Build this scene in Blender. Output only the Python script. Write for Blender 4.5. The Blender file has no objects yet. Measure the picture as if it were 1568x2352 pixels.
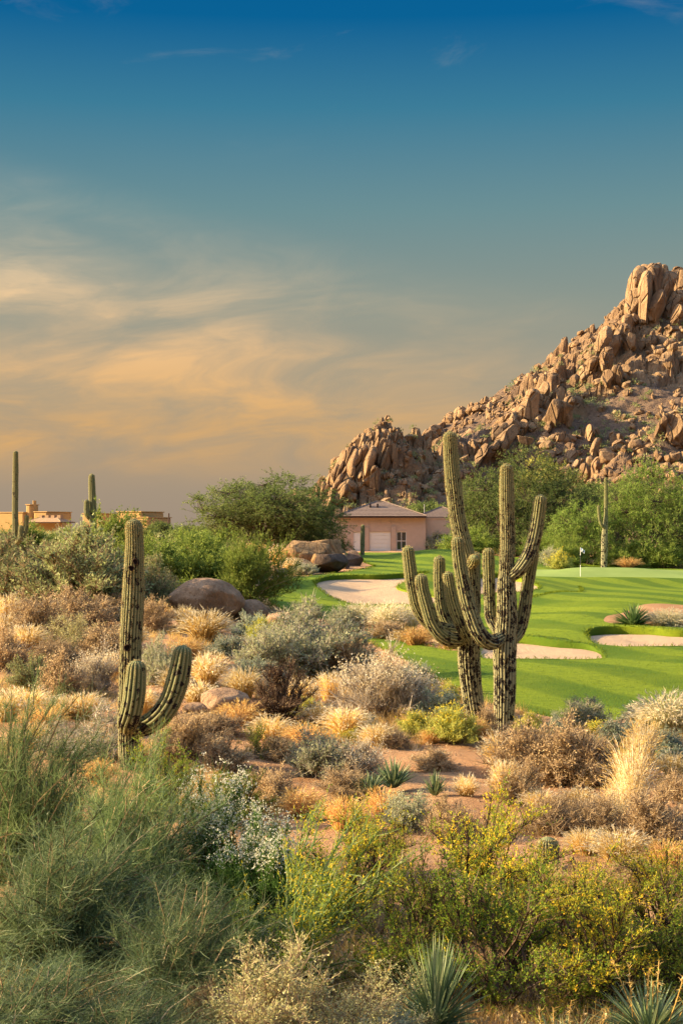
import bpy, bmesh, math, random
import numpy as np
from mathutils import Vector, Matrix
from mathutils.geometry import delaunay_2d_cdt
R = math.radians
S = bpy.context.scene
COL = S.collection

# ------------------------------------------------------------------ camera
FPX, CX, HZ, CAMZ = 3267.0, 784.0, 1215.0, 4.2      # focal length, centre, horizon in a 1568 x 2352 frame
cam = bpy.data.cameras.new('camera')
cam.sensor_fit = 'VERTICAL'; cam.sensor_height = 36.0
cam.lens = 36.0 * FPX / 2352.0
cam.shift_y = (HZ - 1176.0) / 2352.0
cam.clip_start = 0.1; cam.clip_end = 20000
camo = bpy.data.objects.new('camera', cam); COL.objects.link(camo)
camo.location = (0, 0, CAMZ); camo.rotation_euler = (R(90), 0, 0)
S.camera = camo

# ------------------------------------------------------------------ light
SUN_AZ, SUN_EL = -86.0, 21.0          # degrees from straight ahead (negative = to the left), above the horizon
sun = bpy.data.lights.new('sun', 'SUN'); sun.energy = 3.7; sun.angle = R(0.6)
sun.color = (1.0, 0.77, 0.46)
suno = bpy.data.objects.new('sun', sun); COL.objects.link(suno)
sd = Vector((math.sin(R(SUN_AZ)) * math.cos(R(SUN_EL)), math.cos(R(SUN_AZ)) * math.cos(R(SUN_EL)), math.sin(R(SUN_EL))))
suno.rotation_euler = sd.to_track_quat('Z', 'Y').to_euler()
suno.location = (-30, 10, 30)

W = bpy.data.worlds.new('World'); S.world = W; W.use_nodes = True
nt = W.node_tree; nt.nodes.clear()
def N(t, typ, **kw):
    n = t.nodes.new(typ)
    for k, v in kw.items():
        if k.startswith('i_'):
            n.inputs[k[2:].replace('_', ' ')].default_value = v
        else: setattr(n, k, v)
    return n
def ramp(t, stops, interp='LINEAR'):
    n = t.nodes.new('ShaderNodeValToRGB'); cr = n.color_ramp; cr.interpolation = interp
    while len(cr.elements) > 1: cr.elements.remove(cr.elements[-1])
    cr.elements[0].position = stops[0][0]; cr.elements[0].color = (*stops[0][1], 1)
    for p, c in stops[1:]:
        e = cr.elements.new(p); e.color = (*c, 1)
    return n
def srgb(r, g, b):
    f = lambda c: (c / 255 / 12.92) if c / 255 <= .04045 else ((c / 255 + .055) / 1.055) ** 2.4
    return (f(r), f(g), f(b))
def mathn(t, op, a, b=None, clamp=False):
    n = t.nodes.new('ShaderNodeMath'); n.operation = op; n.use_clamp = clamp
    for i, v in enumerate((a, b)):
        if v is None: continue
        if isinstance(v, (int, float)): n.inputs[i].default_value = v
        else: t.links.new(v, n.inputs[i])
    return n.outputs[0]
L = nt.links.new
sky = N(nt, 'ShaderNodeTexSky', sky_type='NISHITA', sun_disc=False, sun_elevation=R(SUN_EL), sun_rotation=R(SUN_AZ),
        altitude=800, air_density=1.0, dust_density=5.0, ozone_density=1.0)
tc = N(nt, 'ShaderNodeTexCoord')
sep = N(nt, 'ShaderNodeSeparateXYZ'); L(tc.outputs['Generated'], sep.inputs[0])
el = mathn(nt, 'ARCSINE', sep.outputs[2])                     # elevation in radians
az = mathn(nt, 'ARCTAN2', sep.outputs[0], sep.outputs[1])     # azimuth in radians
e01 = mathn(nt, 'DIVIDE', el, R(30), True)
grad = ramp(nt, [(0.0, srgb(160, 142, 124)), (0.06, srgb(166, 148, 126)), (0.17, srgb(162, 153, 132)), (0.30, srgb(140, 150, 140)),
                 (0.42, srgb(108, 143, 148)), (0.55, srgb(60, 124, 152)), (0.66, srgb(10, 97, 148)), (0.85, srgb(4, 84, 142)), (1.0, srgb(8, 78, 138))])
L(e01, grad.inputs[0])
# thin streaked cloud: noise over (azimuth, stretched elevation), thicker towards the sun's side
cmb = N(nt, 'ShaderNodeCombineXYZ')
tilt = mathn(nt, 'SUBTRACT', el, mathn(nt, 'MULTIPLY', az, 0.10))
L(mathn(nt, 'MULTIPLY', az, 7.0), cmb.inputs[0]); L(mathn(nt, 'MULTIPLY', tilt, 24.0), cmb.inputs[1])
wn = N(nt, 'ShaderNodeTexNoise', i_Scale=0.7, i_Detail=2.0); L(cmb.outputs[0], wn.inputs['Vector'])
wv = N(nt, 'ShaderNodeVectorMath', operation='MULTIPLY_ADD'); wv.inputs[1].default_value = (1.5, 1.3, 0)
L(wn.outputs['Color'], wv.inputs[0]); L(cmb.outputs[0], wv.inputs[2])
cn = N(nt, 'ShaderNodeTexNoise', i_Scale=0.5, i_Detail=6.0, i_Roughness=0.52); L(wv.outputs[0], cn.inputs['Vector'])
cr = ramp(nt, [(0.36, (0.22, 0.22, 0.22)), (0.60, (1, 1, 1))], 'EASE'); L(cn.outputs['Fac'], cr.inputs[0])
cn2 = N(nt, 'ShaderNodeTexNoise', i_Scale=1.9, i_Detail=9.0, i_Roughness=0.62); L(wv.outputs[0], cn2.inputs['Vector'])
# cloud deck: lies below a slanting upper edge that climbs towards the sun (left)
edge = mathn(nt, 'MULTIPLY_ADD', az, -0.22)
edge.node.inputs[2].default_value = 0.158
dd = mathn(nt, 'SUBTRACT', edge, el)
deck = N(nt, 'ShaderNodeMapRange', interpolation_type='SMOOTHSTEP'); deck.inputs['From Min'].default_value = -0.05; deck.inputs['From Max'].default_value = 0.055
L(dd, deck.inputs['Value'])
low = N(nt, 'ShaderNodeMapRange', interpolation_type='SMOOTHSTEP'); low.inputs['From Min'].default_value = 0.022; low.inputs['From Max'].default_value = 0.06
L(el, low.inputs['Value'])
det = N(nt, 'ShaderNodeMapRange'); det.inputs['From Min'].default_value = 0.36; det.inputs['From Max'].default_value = 0.62; det.inputs['To Min'].default_value = 0.38
L(cn2.outputs['Fac'], det.inputs['Value'])
cov = mathn(nt, 'MULTIPLY', mathn(nt, 'MULTIPLY', cr.outputs[0], deck.outputs[0]), mathn(nt, 'MULTIPLY', low.outputs[0], det.outputs[0]))
side = N(nt, 'ShaderNodeMapRange'); side.inputs['From Min'].default_value = -0.22; side.inputs['From Max'].default_value = 0.24; side.inputs['To Min'].default_value = 1.12; side.inputs['To Max'].default_value = 0.55     # thinner away from the sun
L(az, side.inputs['Value'])
cov = mathn(nt, 'MULTIPLY', cov, side.outputs[0], True)
# faint high wisps
hw_ = N(nt, 'ShaderNodeTexNoise', i_Scale=0.9, i_Detail=7.0, i_Roughness=0.6); hv_ = N(nt, 'ShaderNodeVectorMath', operation='ADD'); hv_.inputs[1].default_value = (7.95, 3.9, 0); L(wv.outputs[0], hv_.inputs[0]); L(hv_.outputs[0], hw_.inputs['Vector'])
hr_ = ramp(nt, [(0.56, (0, 0, 0)), (0.78, (0.20, 0.20, 0.20))], 'EASE'); L(hw_.outputs['Fac'], hr_.inputs[0])
hb_ = N(nt, 'ShaderNodeMapRange', interpolation_type='SMOOTHSTEP'); hb_.inputs['From Min'].default_value = R(14); hb_.inputs['From Max'].default_value = R(19); L(el, hb_.inputs['Value'])
cov = mathn(nt, 'MAXIMUM', cov, mathn(nt, 'MULTIPLY', hr_.outputs[0], hb_.outputs[0]))
ccol = ramp(nt, [(0.0, srgb(200, 160, 112)), (0.14, srgb(224, 174, 110)), (0.24, srgb(236, 192, 138)), (0.34, srgb(234, 204, 162)), (0.5, srgb(216, 206, 182))]); L(e01, ccol.inputs[0])
mx = N(nt, 'ShaderNodeMix', data_type='RGBA'); L(cov, mx.inputs[0]); L(grad.outputs[0], mx.inputs[6]); L(ccol.outputs[0], mx.inputs[7])
bg1 = N(nt, 'ShaderNodeBackground', i_Strength=0.15); L(sky.outputs[0], bg1.inputs[0])     # the clear sky higher up
bg2 = N(nt, 'ShaderNodeBackground', i_Strength=0.213); L(mx.outputs[2], bg2.inputs[0])        # the dusty evening band near the horizon
hi = N(nt, 'ShaderNodeMapRange', interpolation_type='SMOOTHSTEP'); hi.inputs['From Min'].default_value = R(21); hi.inputs['From Max'].default_value = R(45); hi.inputs['To Min'].default_value = 0.0
L(el, hi.inputs['Value'])
add = N(nt, 'ShaderNodeMixShader'); L(hi.outputs[0], add.inputs[0]); L(bg2.outputs[0], add.inputs[1]); L(bg1.outputs[0], add.inputs[2])
wo = N(nt, 'ShaderNodeOutputWorld'); L(add.outputs[0], wo.inputs[0])

vs = S.view_settings
vs.view_transform = 'Standard'; vs.look = 'None'; vs.exposure = 2.25; vs.gamma = 1.0; vs.use_curve_mapping = False
S.render.engine = 'CYCLES'
S.cycles.max_bounces = 6; S.cycles.diffuse_bounces = 3; S.cycles.transparent_max_bounces = 4; S.cycles.glossy_bounces = 2; S.cycles.transmission_bounces = 3
S.cycles.use_denoising = True

# ------------------------------------------------------------------ helpers
def mesh(name, V, F, smooth=True, attrs=None, uv=None, mats=None, midx=None):
    """V (n,3); F list of (m,k) index arrays"""
    V = np.asarray(V, np.float32); F = [np.asarray(f, np.int32) for f in F if len(f)]
    me = bpy.data.meshes.new(name)
    me.vertices.add(len(V)); me.vertices.foreach_set('co', V.ravel())
    li = np.concatenate([f.ravel() for f in F]); tot = np.concatenate([np.full(len(f), f.shape[1], np.int32) for f in F])
    st = np.concatenate([[0], np.cumsum(tot)[:-1]]).astype(np.int32)
    me.loops.add(len(li)); me.loops.foreach_set('vertex_index', li)
    me.polygons.add(len(tot)); me.polygons.foreach_set('loop_start', st); me.polygons.foreach_set('loop_total', tot)
    if midx is not None: me.polygons.foreach_set('material_index', np.asarray(midx, np.int32))
    for k, a in (attrs or {}).items():
        at = me.attributes.new(k, 'FLOAT', 'POINT'); at.data.foreach_set('value', np.asarray(a, np.float32))
    if uv is not None:
        ul = me.uv_layers.new(name='UVMap'); ul.data.foreach_set('uv', np.asarray(uv, np.float32)[li].ravel())
    me.update(calc_edges=True); me.validate()
    me.polygons.foreach_set('use_smooth', np.full(len(me.polygons), smooth))
    for m in (mats or []): me.materials.append(m)
    return me
def link(name, me, parent=None, mat=None, loc=None):
    o = bpy.data.objects.new(name, me); COL.objects.link(o)
    if mat and me is not None and not me.materials: me.materials.append(mat)
    if parent: o.parent = parent
    if loc is not None: o.location = loc
    return o
def tag(o, label=None, cat=None, group=None, kind=None):
    if label: o['label'] = label
    if cat: o['category'] = cat
    if group: o['group'] = group
    if kind: o['kind'] = kind
    return o
def thing(name, label, cat, loc=(0, 0, 0), rz=0, group=None):
    o = bpy.data.objects.new(name, None); COL.objects.link(o); o.empty_display_size = .2
    o.location = loc; o.rotation_euler = (0, 0, rz)
    return tag(o, label, cat, group)
class MB:
    def __init__(s): s.V = []; s.F = {}; s.A = []; s.n = 0
    def add(s, V, F, var=None):
        V = np.asarray(V, float).reshape(-1, 3); F = np.asarray(F)
        s.V.append(V); s.F.setdefault(F.shape[1], []).append(F + s.n); s.n += len(V)
        s.A.append(np.zeros(len(V)) if var is None else np.asarray(var, float))
    def build(s, name, smooth=True):
        if not s.n: return None
        return mesh(name, np.concatenate(s.V), [np.concatenate(f) for f in s.F.values()], smooth, {'var': np.concatenate(s.A)})
def unit(a): return a / np.maximum(np.linalg.norm(a, axis=-1, keepdims=True), 1e-9)
def box(x0, x1, y0, y1, z0, z1):
    V = [(x, y, z) for z in (z0, z1) for y in (y0, y1) for x in (x0, x1)]
    return np.array(V, float), np.array([(0, 2, 3, 1), (4, 5, 7, 6), (0, 1, 5, 4), (2, 6, 7, 3), (0, 4, 6, 2), (1, 3, 7, 5)])
def boxes(name, bl, parent=None, mat=None, bevel=0):
    b = MB()
    for q in bl: b.add(*box(*q))
    o = link(name, b.build(name, False), parent, mat)
    if bevel:
        m = o.modifiers.new('bevel', 'BEVEL'); m.width = bevel; m.segments = 2
    return o
# vectorised value noise
_tab = np.random.RandomState(5).rand(256, 256)
def vn(x, y):
    xi = np.floor(x).astype(int); yi = np.floor(y).astype(int); fx = x - xi; fy = y - yi
    fx = fx * fx * (3 - 2 * fx); fy = fy * fy * (3 - 2 * fy)
    g = lambda i, j: _tab[i & 255, j & 255]
    return (g(xi, yi) * (1 - fx) + g(xi + 1, yi) * fx) * (1 - fy) + (g(xi, yi + 1) * (1 - fx) + g(xi + 1, yi + 1) * fx) * fy
def fbm(x, y, o=4, g=.5):
    s = 0; a = 1; t = 0
    for i in range(o):
        s = s + a * (vn(x * 2 ** i + 17.3 * i, y * 2 ** i + 5.1 * i) - .5); t += a; a *= g
    return s / t * 2
def px(u, v, y):
    """the world point seen at (u,v) of the 1568 x 2352 frame at depth y"""
    return np.array(((u - CX) / FPX * y, y, CAMZ - (v - HZ) / FPX * y))

# ------------------------------------------------------------------ materials
MATS = {}
def mat(name):
    m = bpy.data.materials.new(name); m.use_nodes = True; MATS[name] = m
    t = m.node_tree; b = t.nodes['Principled BSDF']
    return m, t, b
def mixc(t, fac, a, b, mode='MIX'):
    n = N(t, 'ShaderNodeMix', data_type='RGBA', blend_type=mode)
    for i, v in ((0, fac), (6, a), (7, b)):
        if hasattr(v, 'is_linked') or isinstance(v, bpy.types.NodeSocket): t.links.new(v, n.inputs[i])
        elif isinstance(v, (int, float)): n.inputs[i].default_value = v
        else: n.inputs[i].default_value = (*v, 1)
    return n.outputs[2]
def noise(t, scale, detail=4, rough=.55, vec=None, dist=0):
    n = N(t, 'ShaderNodeTexNoise', i_Scale=scale, i_Detail=detail, i_Roughness=rough, i_Distortion=dist)
    if vec is not None: t.links.new(vec, n.inputs['Vector'])
    return n.outputs['Fac']
def ramps(t, fac, stops):
    r = ramp(t, stops); t.links.new(fac, r.inputs[0]); return r.outputs[0]
def step(t, fac, a, b):
    n = N(t, 'ShaderNodeMapRange', interpolation_type='SMOOTHSTEP'); n.inputs['From Min'].default_value = a; n.inputs['From Max'].default_value = b
    t.links.new(fac, n.inputs['Value']); return n.outputs[0]
def bump(t, b, h, strength=.4, dist=.05):
    n = N(t, 'ShaderNodeBump', i_Strength=strength, i_Distance=dist); t.links.new(h, n.inputs['Height']); t.links.new(n.outputs[0], b.inputs['Normal'])
def plain(name, col, rough=.8, spec=.3, nscale=0, namt=.15, bscale=0, bstr=.2, bdist=.02, metal=0):
    m, t, b = mat(name); b.inputs['Roughness'].default_value = rough; b.inputs['Specular IOR Level'].default_value = spec; b.inputs['Metallic'].default_value = metal
    co = N(t, 'ShaderNodeTexCoord').outputs['Object']
    if nscale:
        f = noise(t, nscale, 5, .6, co)
        c = mixc(t, f, tuple(x * (1 - namt * 2) for x in col), tuple(min(1, x * (1 + namt * 2)) for x in col))
        t.links.new(c, b.inputs['Base Color'])
    else: b.inputs['Base Color'].default_value = (*col, 1)
    if bscale: bump(t, b, noise(t, bscale, 5, .6, co), bstr, bdist)
    return m
def leafmat(name, stops, trans=.42, rough=.75, objvar=.25):
    """foliage: colour by the per-leaf 'var' attribute, some variation from plant to plant, light passes through"""
    m, t, b = mat(name); out = t.nodes['Material Output']
    at = N(t, 'ShaderNodeAttribute', attribute_name='var')
    c = ramps(t, at.outputs['Fac'], stops)
    oi = N(t, 'ShaderNodeObjectInfo')
    hv = N(t, 'ShaderNodeHueSaturation'); t.links.new(c, hv.inputs['Color'])
    v = N(t, 'ShaderNodeMapRange'); v.inputs['To Min'].default_value = 1 - objvar; v.inputs['To Max'].default_value = 1 + objvar
    t.links.new(oi.outputs['Random'], v.inputs['Value']); t.links.new(v.outputs[0], hv.inputs['Value'])
    b.inputs['Roughness'].default_value = rough; b.inputs['Specular IOR Level'].default_value = .15
    t.links.new(hv.outputs[0], b.inputs['Base Color'])
    tr = N(t, 'ShaderNodeBsdfTranslucent'); t.links.new(hv.outputs[0], tr.inputs['Color'])
    ms = N(t, 'ShaderNodeMixShader'); ms.inputs[0].default_value = trans
    t.links.new(b.outputs[0], ms.inputs[1]); t.links.new(tr.outputs[0], ms.inputs[2]); t.links.new(ms.outputs[0], out.inputs['Surface'])
    return m

# ------------------------------------------------------------------ lie of the land
# ground height along rays of constant direction u (frame column), as (v seen, depth) pairs
_cols = {
 -500: [(2352, 12.05), (1760, 25.2), (1600, 34), (1500, 42), (1415, 52), (1325, 70), (1265, 95), (1240, 130), (1236, 200), (1229, 280)],
 0: [(2352, 12.05), (1760, 25.2), (1600, 34), (1500, 42), (1418, 52), (1330, 70), (1268, 95), (1242, 130), (1236, 200), (1229, 280)],
 400: [(2352, 12.05), (1760, 25.2), (1605, 34), (1500, 43), (1410, 54), (1345, 70), (1290, 95), (1252, 130), (1238, 200), (1229, 280)],
 700: [(2352, 12.05), (1760, 25.2), (1642, 32), (1550, 40), (1470, 52), (1412, 65), (1387, 72), (1330, 82), (1300, 99), (1270, 128), (1266, 154), (1243, 215), (1229, 280)],
 950: [(2352, 12.05), (1760, 25.2), (1642, 32), (1500, 47), (1420, 64), (1388, 74), (1326, 83), (1302, 98), (1269, 128), (1266, 154), (1243, 215), (1229, 280)],
 1200: [(2352, 12.05), (1760, 25.2), (1650, 31.5), (1511, 46.5), (1474, 50.5), (1420, 64), (1360, 82), (1321, 103), (1281, 128), (1270, 154), (1243, 215), (1229, 280)],
 1400: [(2352, 12.05), (1760, 25.2), (1652, 31.4), (1515, 46), (1484, 50), (1451, 55.5), (1415, 64), (1350, 90), (1324, 104), (1300, 126), (1242, 200), (1229, 280)],
 1600: [(2352, 12.05), (1760, 25.2), (1652, 31.4), (1515, 46), (1484, 50), (1455, 55.5), (1415, 64), (1345, 92), (1325, 104), (1307, 124), (1244, 200), (1229, 280)],
 2300: [(2352, 12.05), (1760, 25.2), (1652, 31.4), (1515, 46), (1484, 50), (1450, 56), (1415, 64), (1345, 92), (1327, 104), (1307, 124), (1244, 200), (1229, 280)],
}
_us = np.array(sorted(_cols)); _ly = np.linspace(math.log(6), math.log(400), 420)
_tabz = []
for u_ in _us:
    a = np.array(_cols[u_], float); yy = np.log(a[:, 1]); zz = CAMZ - (a[:, 0] - HZ) / FPX * a[:, 1]
    z = np.interp(_ly, yy, zz)
    k = np.exp(-.5 * (np.arange(-14, 15) / 5.0) ** 2); k /= k.sum()
    _tabz.append(np.convolve(np.pad(z, 14, 'edge'), k, 'valid'))
_tabz = np.array(_tabz)
def ground(x, y, rough=True):
    x = np.asarray(x, float); y = np.asarray(y, float)
    yy = np.clip(y, 6, 400); u = np.clip(CX + FPX * x / yy, -499, 2299)
    i = np.clip(np.searchsorted(_us, u) - 1, 0, len(_us) - 2); f = (u - _us[i]) / (_us[i + 1] - _us[i]); f = f * f * (3 - 2 * f)
    j = (np.log(yy) - _ly[0]) / (_ly[1] - _ly[0]); j0 = np.clip(j.astype(int), 0, len(_ly) - 2); g = j - j0
    z = (_tabz[i, j0] * (1 - g) + _tabz[i, j0 + 1] * g) * (1 - f) + (_tabz[i + 1, j0] * (1 - g) + _tabz[i + 1, j0 + 1] * g) * f
    if rough: z = z + .07 * fbm(x / 6.0, y / 6.0, 2) * np.clip(y / 15, 0, 1)
    return z
_hy = np.exp(np.linspace(math.log(7), math.log(300), 1500))
def hit(u, v):
    """the point of the ground seen at (u,v)"""
    x = (u - CX) / FPX * _hy; z = CAMZ - (v - HZ) / FPX * _hy
    d = z - ground(x, _hy)
    k = np.argmax(d < 0)
    if d[k] >= 0: k = len(_hy) - 1
    if k == 0: y = _hy[0]
    else: y = _hy[k - 1] + (_hy[k] - _hy[k - 1]) * d[k - 1] / max(d[k - 1] - d[k], 1e-9)
    p = px(u, v, y); p[2] = float(ground(p[0], p[1])); return p

def smooth_poly(P, n=6):
    P = np.array(P, float); m = len(P); out = []
    for i in range(m):
        a, b, c, d = P[i - 1], P[i], P[(i + 1) % m], P[(i + 2) % m]
        for k in range(n):
            t = k / n
            out.append(.5 * (2 * b + (c - a) * t + (2 * a - 5 * b + 4 * c - d) * t * t + (3 * b - a - 3 * c + d) * t ** 3))
    return np.array(out)
def poly(pts, n=6):
    return smooth_poly([hit(u, v)[:2] for u, v in pts], n)
FAIR = poly([(601, 1343), (640, 1331), (736, 1320), (857, 1302), (829, 1288), (790, 1270), (900, 1269), (1040, 1271), (1150, 1278), (1250, 1283), (1350, 1291), (1480, 1304),
             (1568, 1308), (1900, 1312), (2250, 1400), (2250, 1640), (1800, 1640), (1640, 1630), (1568, 1628), (1499, 1637), (1430, 1650), (1382, 1657), (1298, 1653), (1181, 1628), (1110, 1610), (1056, 1583), (1007, 1566),
             (943, 1523), (880, 1492), (834, 1468), (880, 1466), (940, 1478), (1047, 1496), (1105, 1492), (1096, 1450), (1000, 1428), (900, 1422), (780, 1425), (690, 1413), (627, 1388)])
TONGUE = poly([(1384, 1722), (1420, 1717), (1500, 1716), (1600, 1716), (1900, 1716), (1900, 1742), (1600, 1742), (1480, 1740), (1410, 1738)])
GREEN = poly([(1160, 1314), (1250, 1308), (1400, 1308), (1600, 1312), (1800, 1319), (1700, 1327), (1568, 1328), (1400, 1327), (1300, 1325), (1220, 1323)])
ISLE = poly([(1386, 1442), (1402, 1434), (1440, 1424), (1484, 1412), (1568, 1410), (1700, 1412), (1720, 1432), (1640, 1446), (1560, 1448), (1487, 1446), (1430, 1446)])
BUNK = [poly([(722, 1341), (751, 1331), (800, 1328), (870, 1328), (931, 1325), (985, 1322), (945, 1336), (911, 1350), (950, 1361), (1003, 1372), (1006, 1386), (900, 1388), (815, 1387), (770, 1376), (738, 1357)]),
        poly([(1080, 1328), (1140, 1325), (1200, 1336), (1237, 1348), (1222, 1356), (1150, 1361), (1085, 1364)]),
        poly([(1103, 1479), (1150, 1473), (1198, 1474), (1273, 1482), (1359, 1491), (1385, 1508), (1360, 1514), (1273, 1514), (1182, 1513), (1106, 1510)]),
        poly([(1343, 1462), (1365, 1455), (1410, 1452), (1487, 1454), (1568, 1459), (1700, 1460), (1740, 1472), (1680, 1484), (1568, 1484), (1426, 1485), (1375, 1481)])]
def inpoly(P, Q):
    x, y = P[:, 0], P[:, 1]; r = np.zeros(len(P), bool); j = len(Q) - 1
    for i in range(len(Q)):
        xi, yi = Q[i]; xj, yj = Q[j]
        c = ((yi > y) != (yj > y)) & (x < (xj - xi) * (y - yi) / (yj - yi + 1e-12) + xi)
        r ^= c; j = i
    return r
def dpoly(P, Q):
    d = np.full(len(P), 1e9)
    for i in range(len(Q)):
        a, b = Q[i - 1], Q[i]; ab = b - a
        t = np.clip(((P - a) @ ab) / (ab @ ab + 1e-12), 0, 1)
        d = np.minimum(d, np.linalg.norm(P - a - t[:, None] * ab, axis=1))
    return d
rs = np.random.RandomState(3)
# sample points: dense where the view falls, sparse all around
pts = []
for y in np.exp(np.linspace(math.log(7), math.log(190), 210)):
    us = np.arange(-350, 1950, 15.0) + rs.uniform(-5, 5)
    yy = y * np.exp(rs.uniform(-.006, .006, len(us)))
    pts.append(np.stack([(us - CX) / FPX * yy, yy], 1))
for y in np.exp(np.linspace(math.log(195), math.log(9000), 40)):
    us = np.linspace(-5500, 7000, 70); pts.append(np.stack([(us - CX) / FPX * y, np.full(70, y)], 1))
for rr in np.exp(np.linspace(math.log(8), math.log(9000), 26)):
    an = np.linspace(0, 2 * np.pi, 40, endpoint=False) + rs.uniform(0, 1)
    q = np.stack([rr * np.cos(an), rr * np.sin(an)], 1)
    q = q[~((q[:, 1] > 6) & (np.abs(q[:, 0]) < q[:, 1] * .4))]; pts.append(q)
pts.append(np.array([[0., 0.]]))
pts = np.concatenate(pts)
loops = [FAIR, TONGUE, GREEN, ISLE] + BUNK
keep = np.ones(len(pts), bool)
for q in loops: keep &= dpoly(pts, q) > .05
pts = pts[keep]; vv = [Vector(p) for p in pts]; ee = []
for q in loops:
    n0 = len(vv); vv += [Vector(p) for p in q]; ee += [(n0 + i, n0 + (i + 1) % len(q)) for i in range(len(q))]
ov, oe, of, *_ = delaunay_2d_cdt(vv, ee, [], 0, 1e-5)
P2 = np.array([(v.x, v.y) for v in ov]); T3 = np.array([f for f in of if len(f) == 3])
C2 = P2[T3].mean(1)
inb = [inpoly(C2, q) for q in BUNK]; sandm = np.any(inb, 0)
isl = inpoly(C2, ISLE) & ~sandm; grn = inpoly(C2, GREEN) & ~sandm & ~isl
fair = (inpoly(C2, FAIR) | inpoly(C2, TONGUE)) & ~sandm & ~isl & ~grn
desert = ~(sandm | grn | fair)
Zg = ground(P2[:, 0], P2[:, 1])
dF = np.minimum(dpoly(P2, FAIR), dpoly(P2, TONGUE)); inF = inpoly(P2, FAIR) | inpoly(P2, TONGUE)
dB0 = np.min([dpoly(P2, q) for q in BUNK + [GREEN]], 0)
rough = (.10 * fbm(P2[:, 0] / 1.7, P2[:, 1] / 1.7, 4) + .05 * fbm(P2[:, 0] / .6, P2[:, 1] / .6, 2)) * np.clip(dF / .8, 0, 1) * ~inF * np.clip((200 - P2[:, 1]) / 60, 0, 1)
Zg = Zg + rough + np.where(inF, .85 * fbm(P2[:, 0] / 10, P2[:, 1] / 15, 2) * np.clip(dF / 5, 0, 1) * np.clip(dB0 / 4, 0, 1), 0)
far = np.hypot(P2[:, 0], P2[:, 1]); Zg = np.where(far > 500, Zg - (far - 500) * .0006, Zg)
dB = np.min([dpoly(P2, q) for q in BUNK], 0); inB = np.any([inpoly(P2, q) for q in BUNK], 0)
kb = np.argmin([dpoly(P2, q) for q in BUNK], 0); by0 = np.array([q[:, 1].min() for q in BUNK])[kb]; by1 = np.array([q[:, 1].max() for q in BUNK])[kb]
wf = np.clip((P2[:, 1] - by0) / (by1 - by0) * 1.25 - .25, 0, 1); wf = wf * wf * (3 - 2 * wf)         # 0 at the near edge of a bunker, 1 at its far edge
Zg = Zg + np.where(inF | inB, .24 * wf * np.exp(-(dB / 1.5) ** 2), 0)        # raised banks behind the bunkers
LIP = .05 + .17 * wf
Zs = Zg - LIP - np.where((kb == 0) | (kb == 3), .30, .14) * np.clip(dB / 2.6, 0, 1) ** 1.3 - .10 * wf * np.exp(-(dB / .8) ** 2) + .025 * fbm(P2[:, 0] / .7, P2[:, 1] / 1.1, 3)
def submesh(name, sel, Z):
    t = T3[sel]; u, inv = np.unique(t.ravel(), return_inverse=True)
    return mesh(name, np.column_stack([P2[u], Z[u]]), [inv.reshape(-1, 3)])

m, t, b = mat('desert soil'); b.inputs['Roughness'].default_value = .95; b.inputs['Specular IOR Level'].default_value = .1
co = N(t, 'ShaderNodeTexCoord').outputs['Object']
c = ramps(t, noise(t, .35, 6, .6, co), [(.3, (.29, .15, .07)), (.5, (.44, .24, .115)), (.7, (.54, .32, .16))])
c = mixc(t, step(t, noise(t, 5, 5, .7, co), .5, .72), c, (.43, .27, .15))
c = mixc(t, step(t, noise(t, 26, 3, .6, co), .58, .72), c, (.13, .07, .042))
t.links.new(c, b.inputs['Base Color']); bump(t, b, noise(t, 7, 9, .75, co), .9, .2)
m, t, b = mat('mown grass'); b.inputs['Roughness'].default_value = .85; b.inputs['Specular IOR Level'].default_value = .12
co = N(t, 'ShaderNodeTexCoord').outputs['Object']
mp = N(t, 'ShaderNodeMapping'); mp.inputs['Rotation'].default_value = (0, 0, R(-27)); t.links.new(co, mp.inputs[0])
wv_ = N(t, 'ShaderNodeTexWave', i_Scale=.085, i_Distortion=.5, i_Detail=2.0); wv_.inputs['Detail Scale'].default_value = .6; t.links.new(mp.outputs[0], wv_.inputs[0])
c = mixc(t, step(t, wv_.outputs['Fac'], .3, .7), (.066, .118, .006), (.145, .197, .009))
c = mixc(t, mathn(t, 'MULTIPLY', step(t, noise(t, .22, 4, .6, co), .4, .7), .45), c, (.19, .225, .009))
c = mixc(t, step(t, noise(t, 3.5, 6, .75, co), .45, .72), c, (.085, .125, .007))
t.links.new(c, b.inputs['Base Color']); bump(t, b, noise(t, 16, 6, .8, co), .9, .06)
m, t, b = mat('putting green'); b.inputs['Roughness'].default_value = .8; b.inputs['Specular IOR Level'].default_value = .15
co = N(t, 'ShaderNodeTexCoord').outputs['Object']
t.links.new(mixc(t, noise(t, .8, 4, .6, co), (.16, .22, .04), (.24, .30, .075)), b.inputs['Base Color']); bump(t, b, noise(t, 30, 3, .6, co), .3, .01)
m, t, b = mat('bunker sand'); b.inputs['Roughness'].default_value = .95; b.inputs['Specular IOR Level'].default_value = .1
co = N(t, 'ShaderNodeTexCoord').outputs['Object']
t.links.new(mixc(t, noise(t, 1.2, 5, .65, co), (.36, .235, .135), (.48, .335, .20)), b.inputs['Base Color'])
w2 = N(t, 'ShaderNodeTexWave', i_Scale=2.6, i_Distortion=3.0, i_Detail=2.0); t.links.new(co, w2.inputs[0])
bump(t, b, mixc(t, .97, w2.outputs['Color'], noise(t, 3.2, 7, .75, co)), .8, .10)
tag(link('desert_ground', submesh('desert_ground', desert, Zg), mat=MATS['desert soil']), kind='structure')
tag(link('fairway', submesh('fairway', fair, Zg), mat=MATS['mown grass']), kind='structure')
tag(link('putting_green', submesh('putting_green', grn, Zg + .0), mat=MATS['putting green']), kind='structure')
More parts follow.
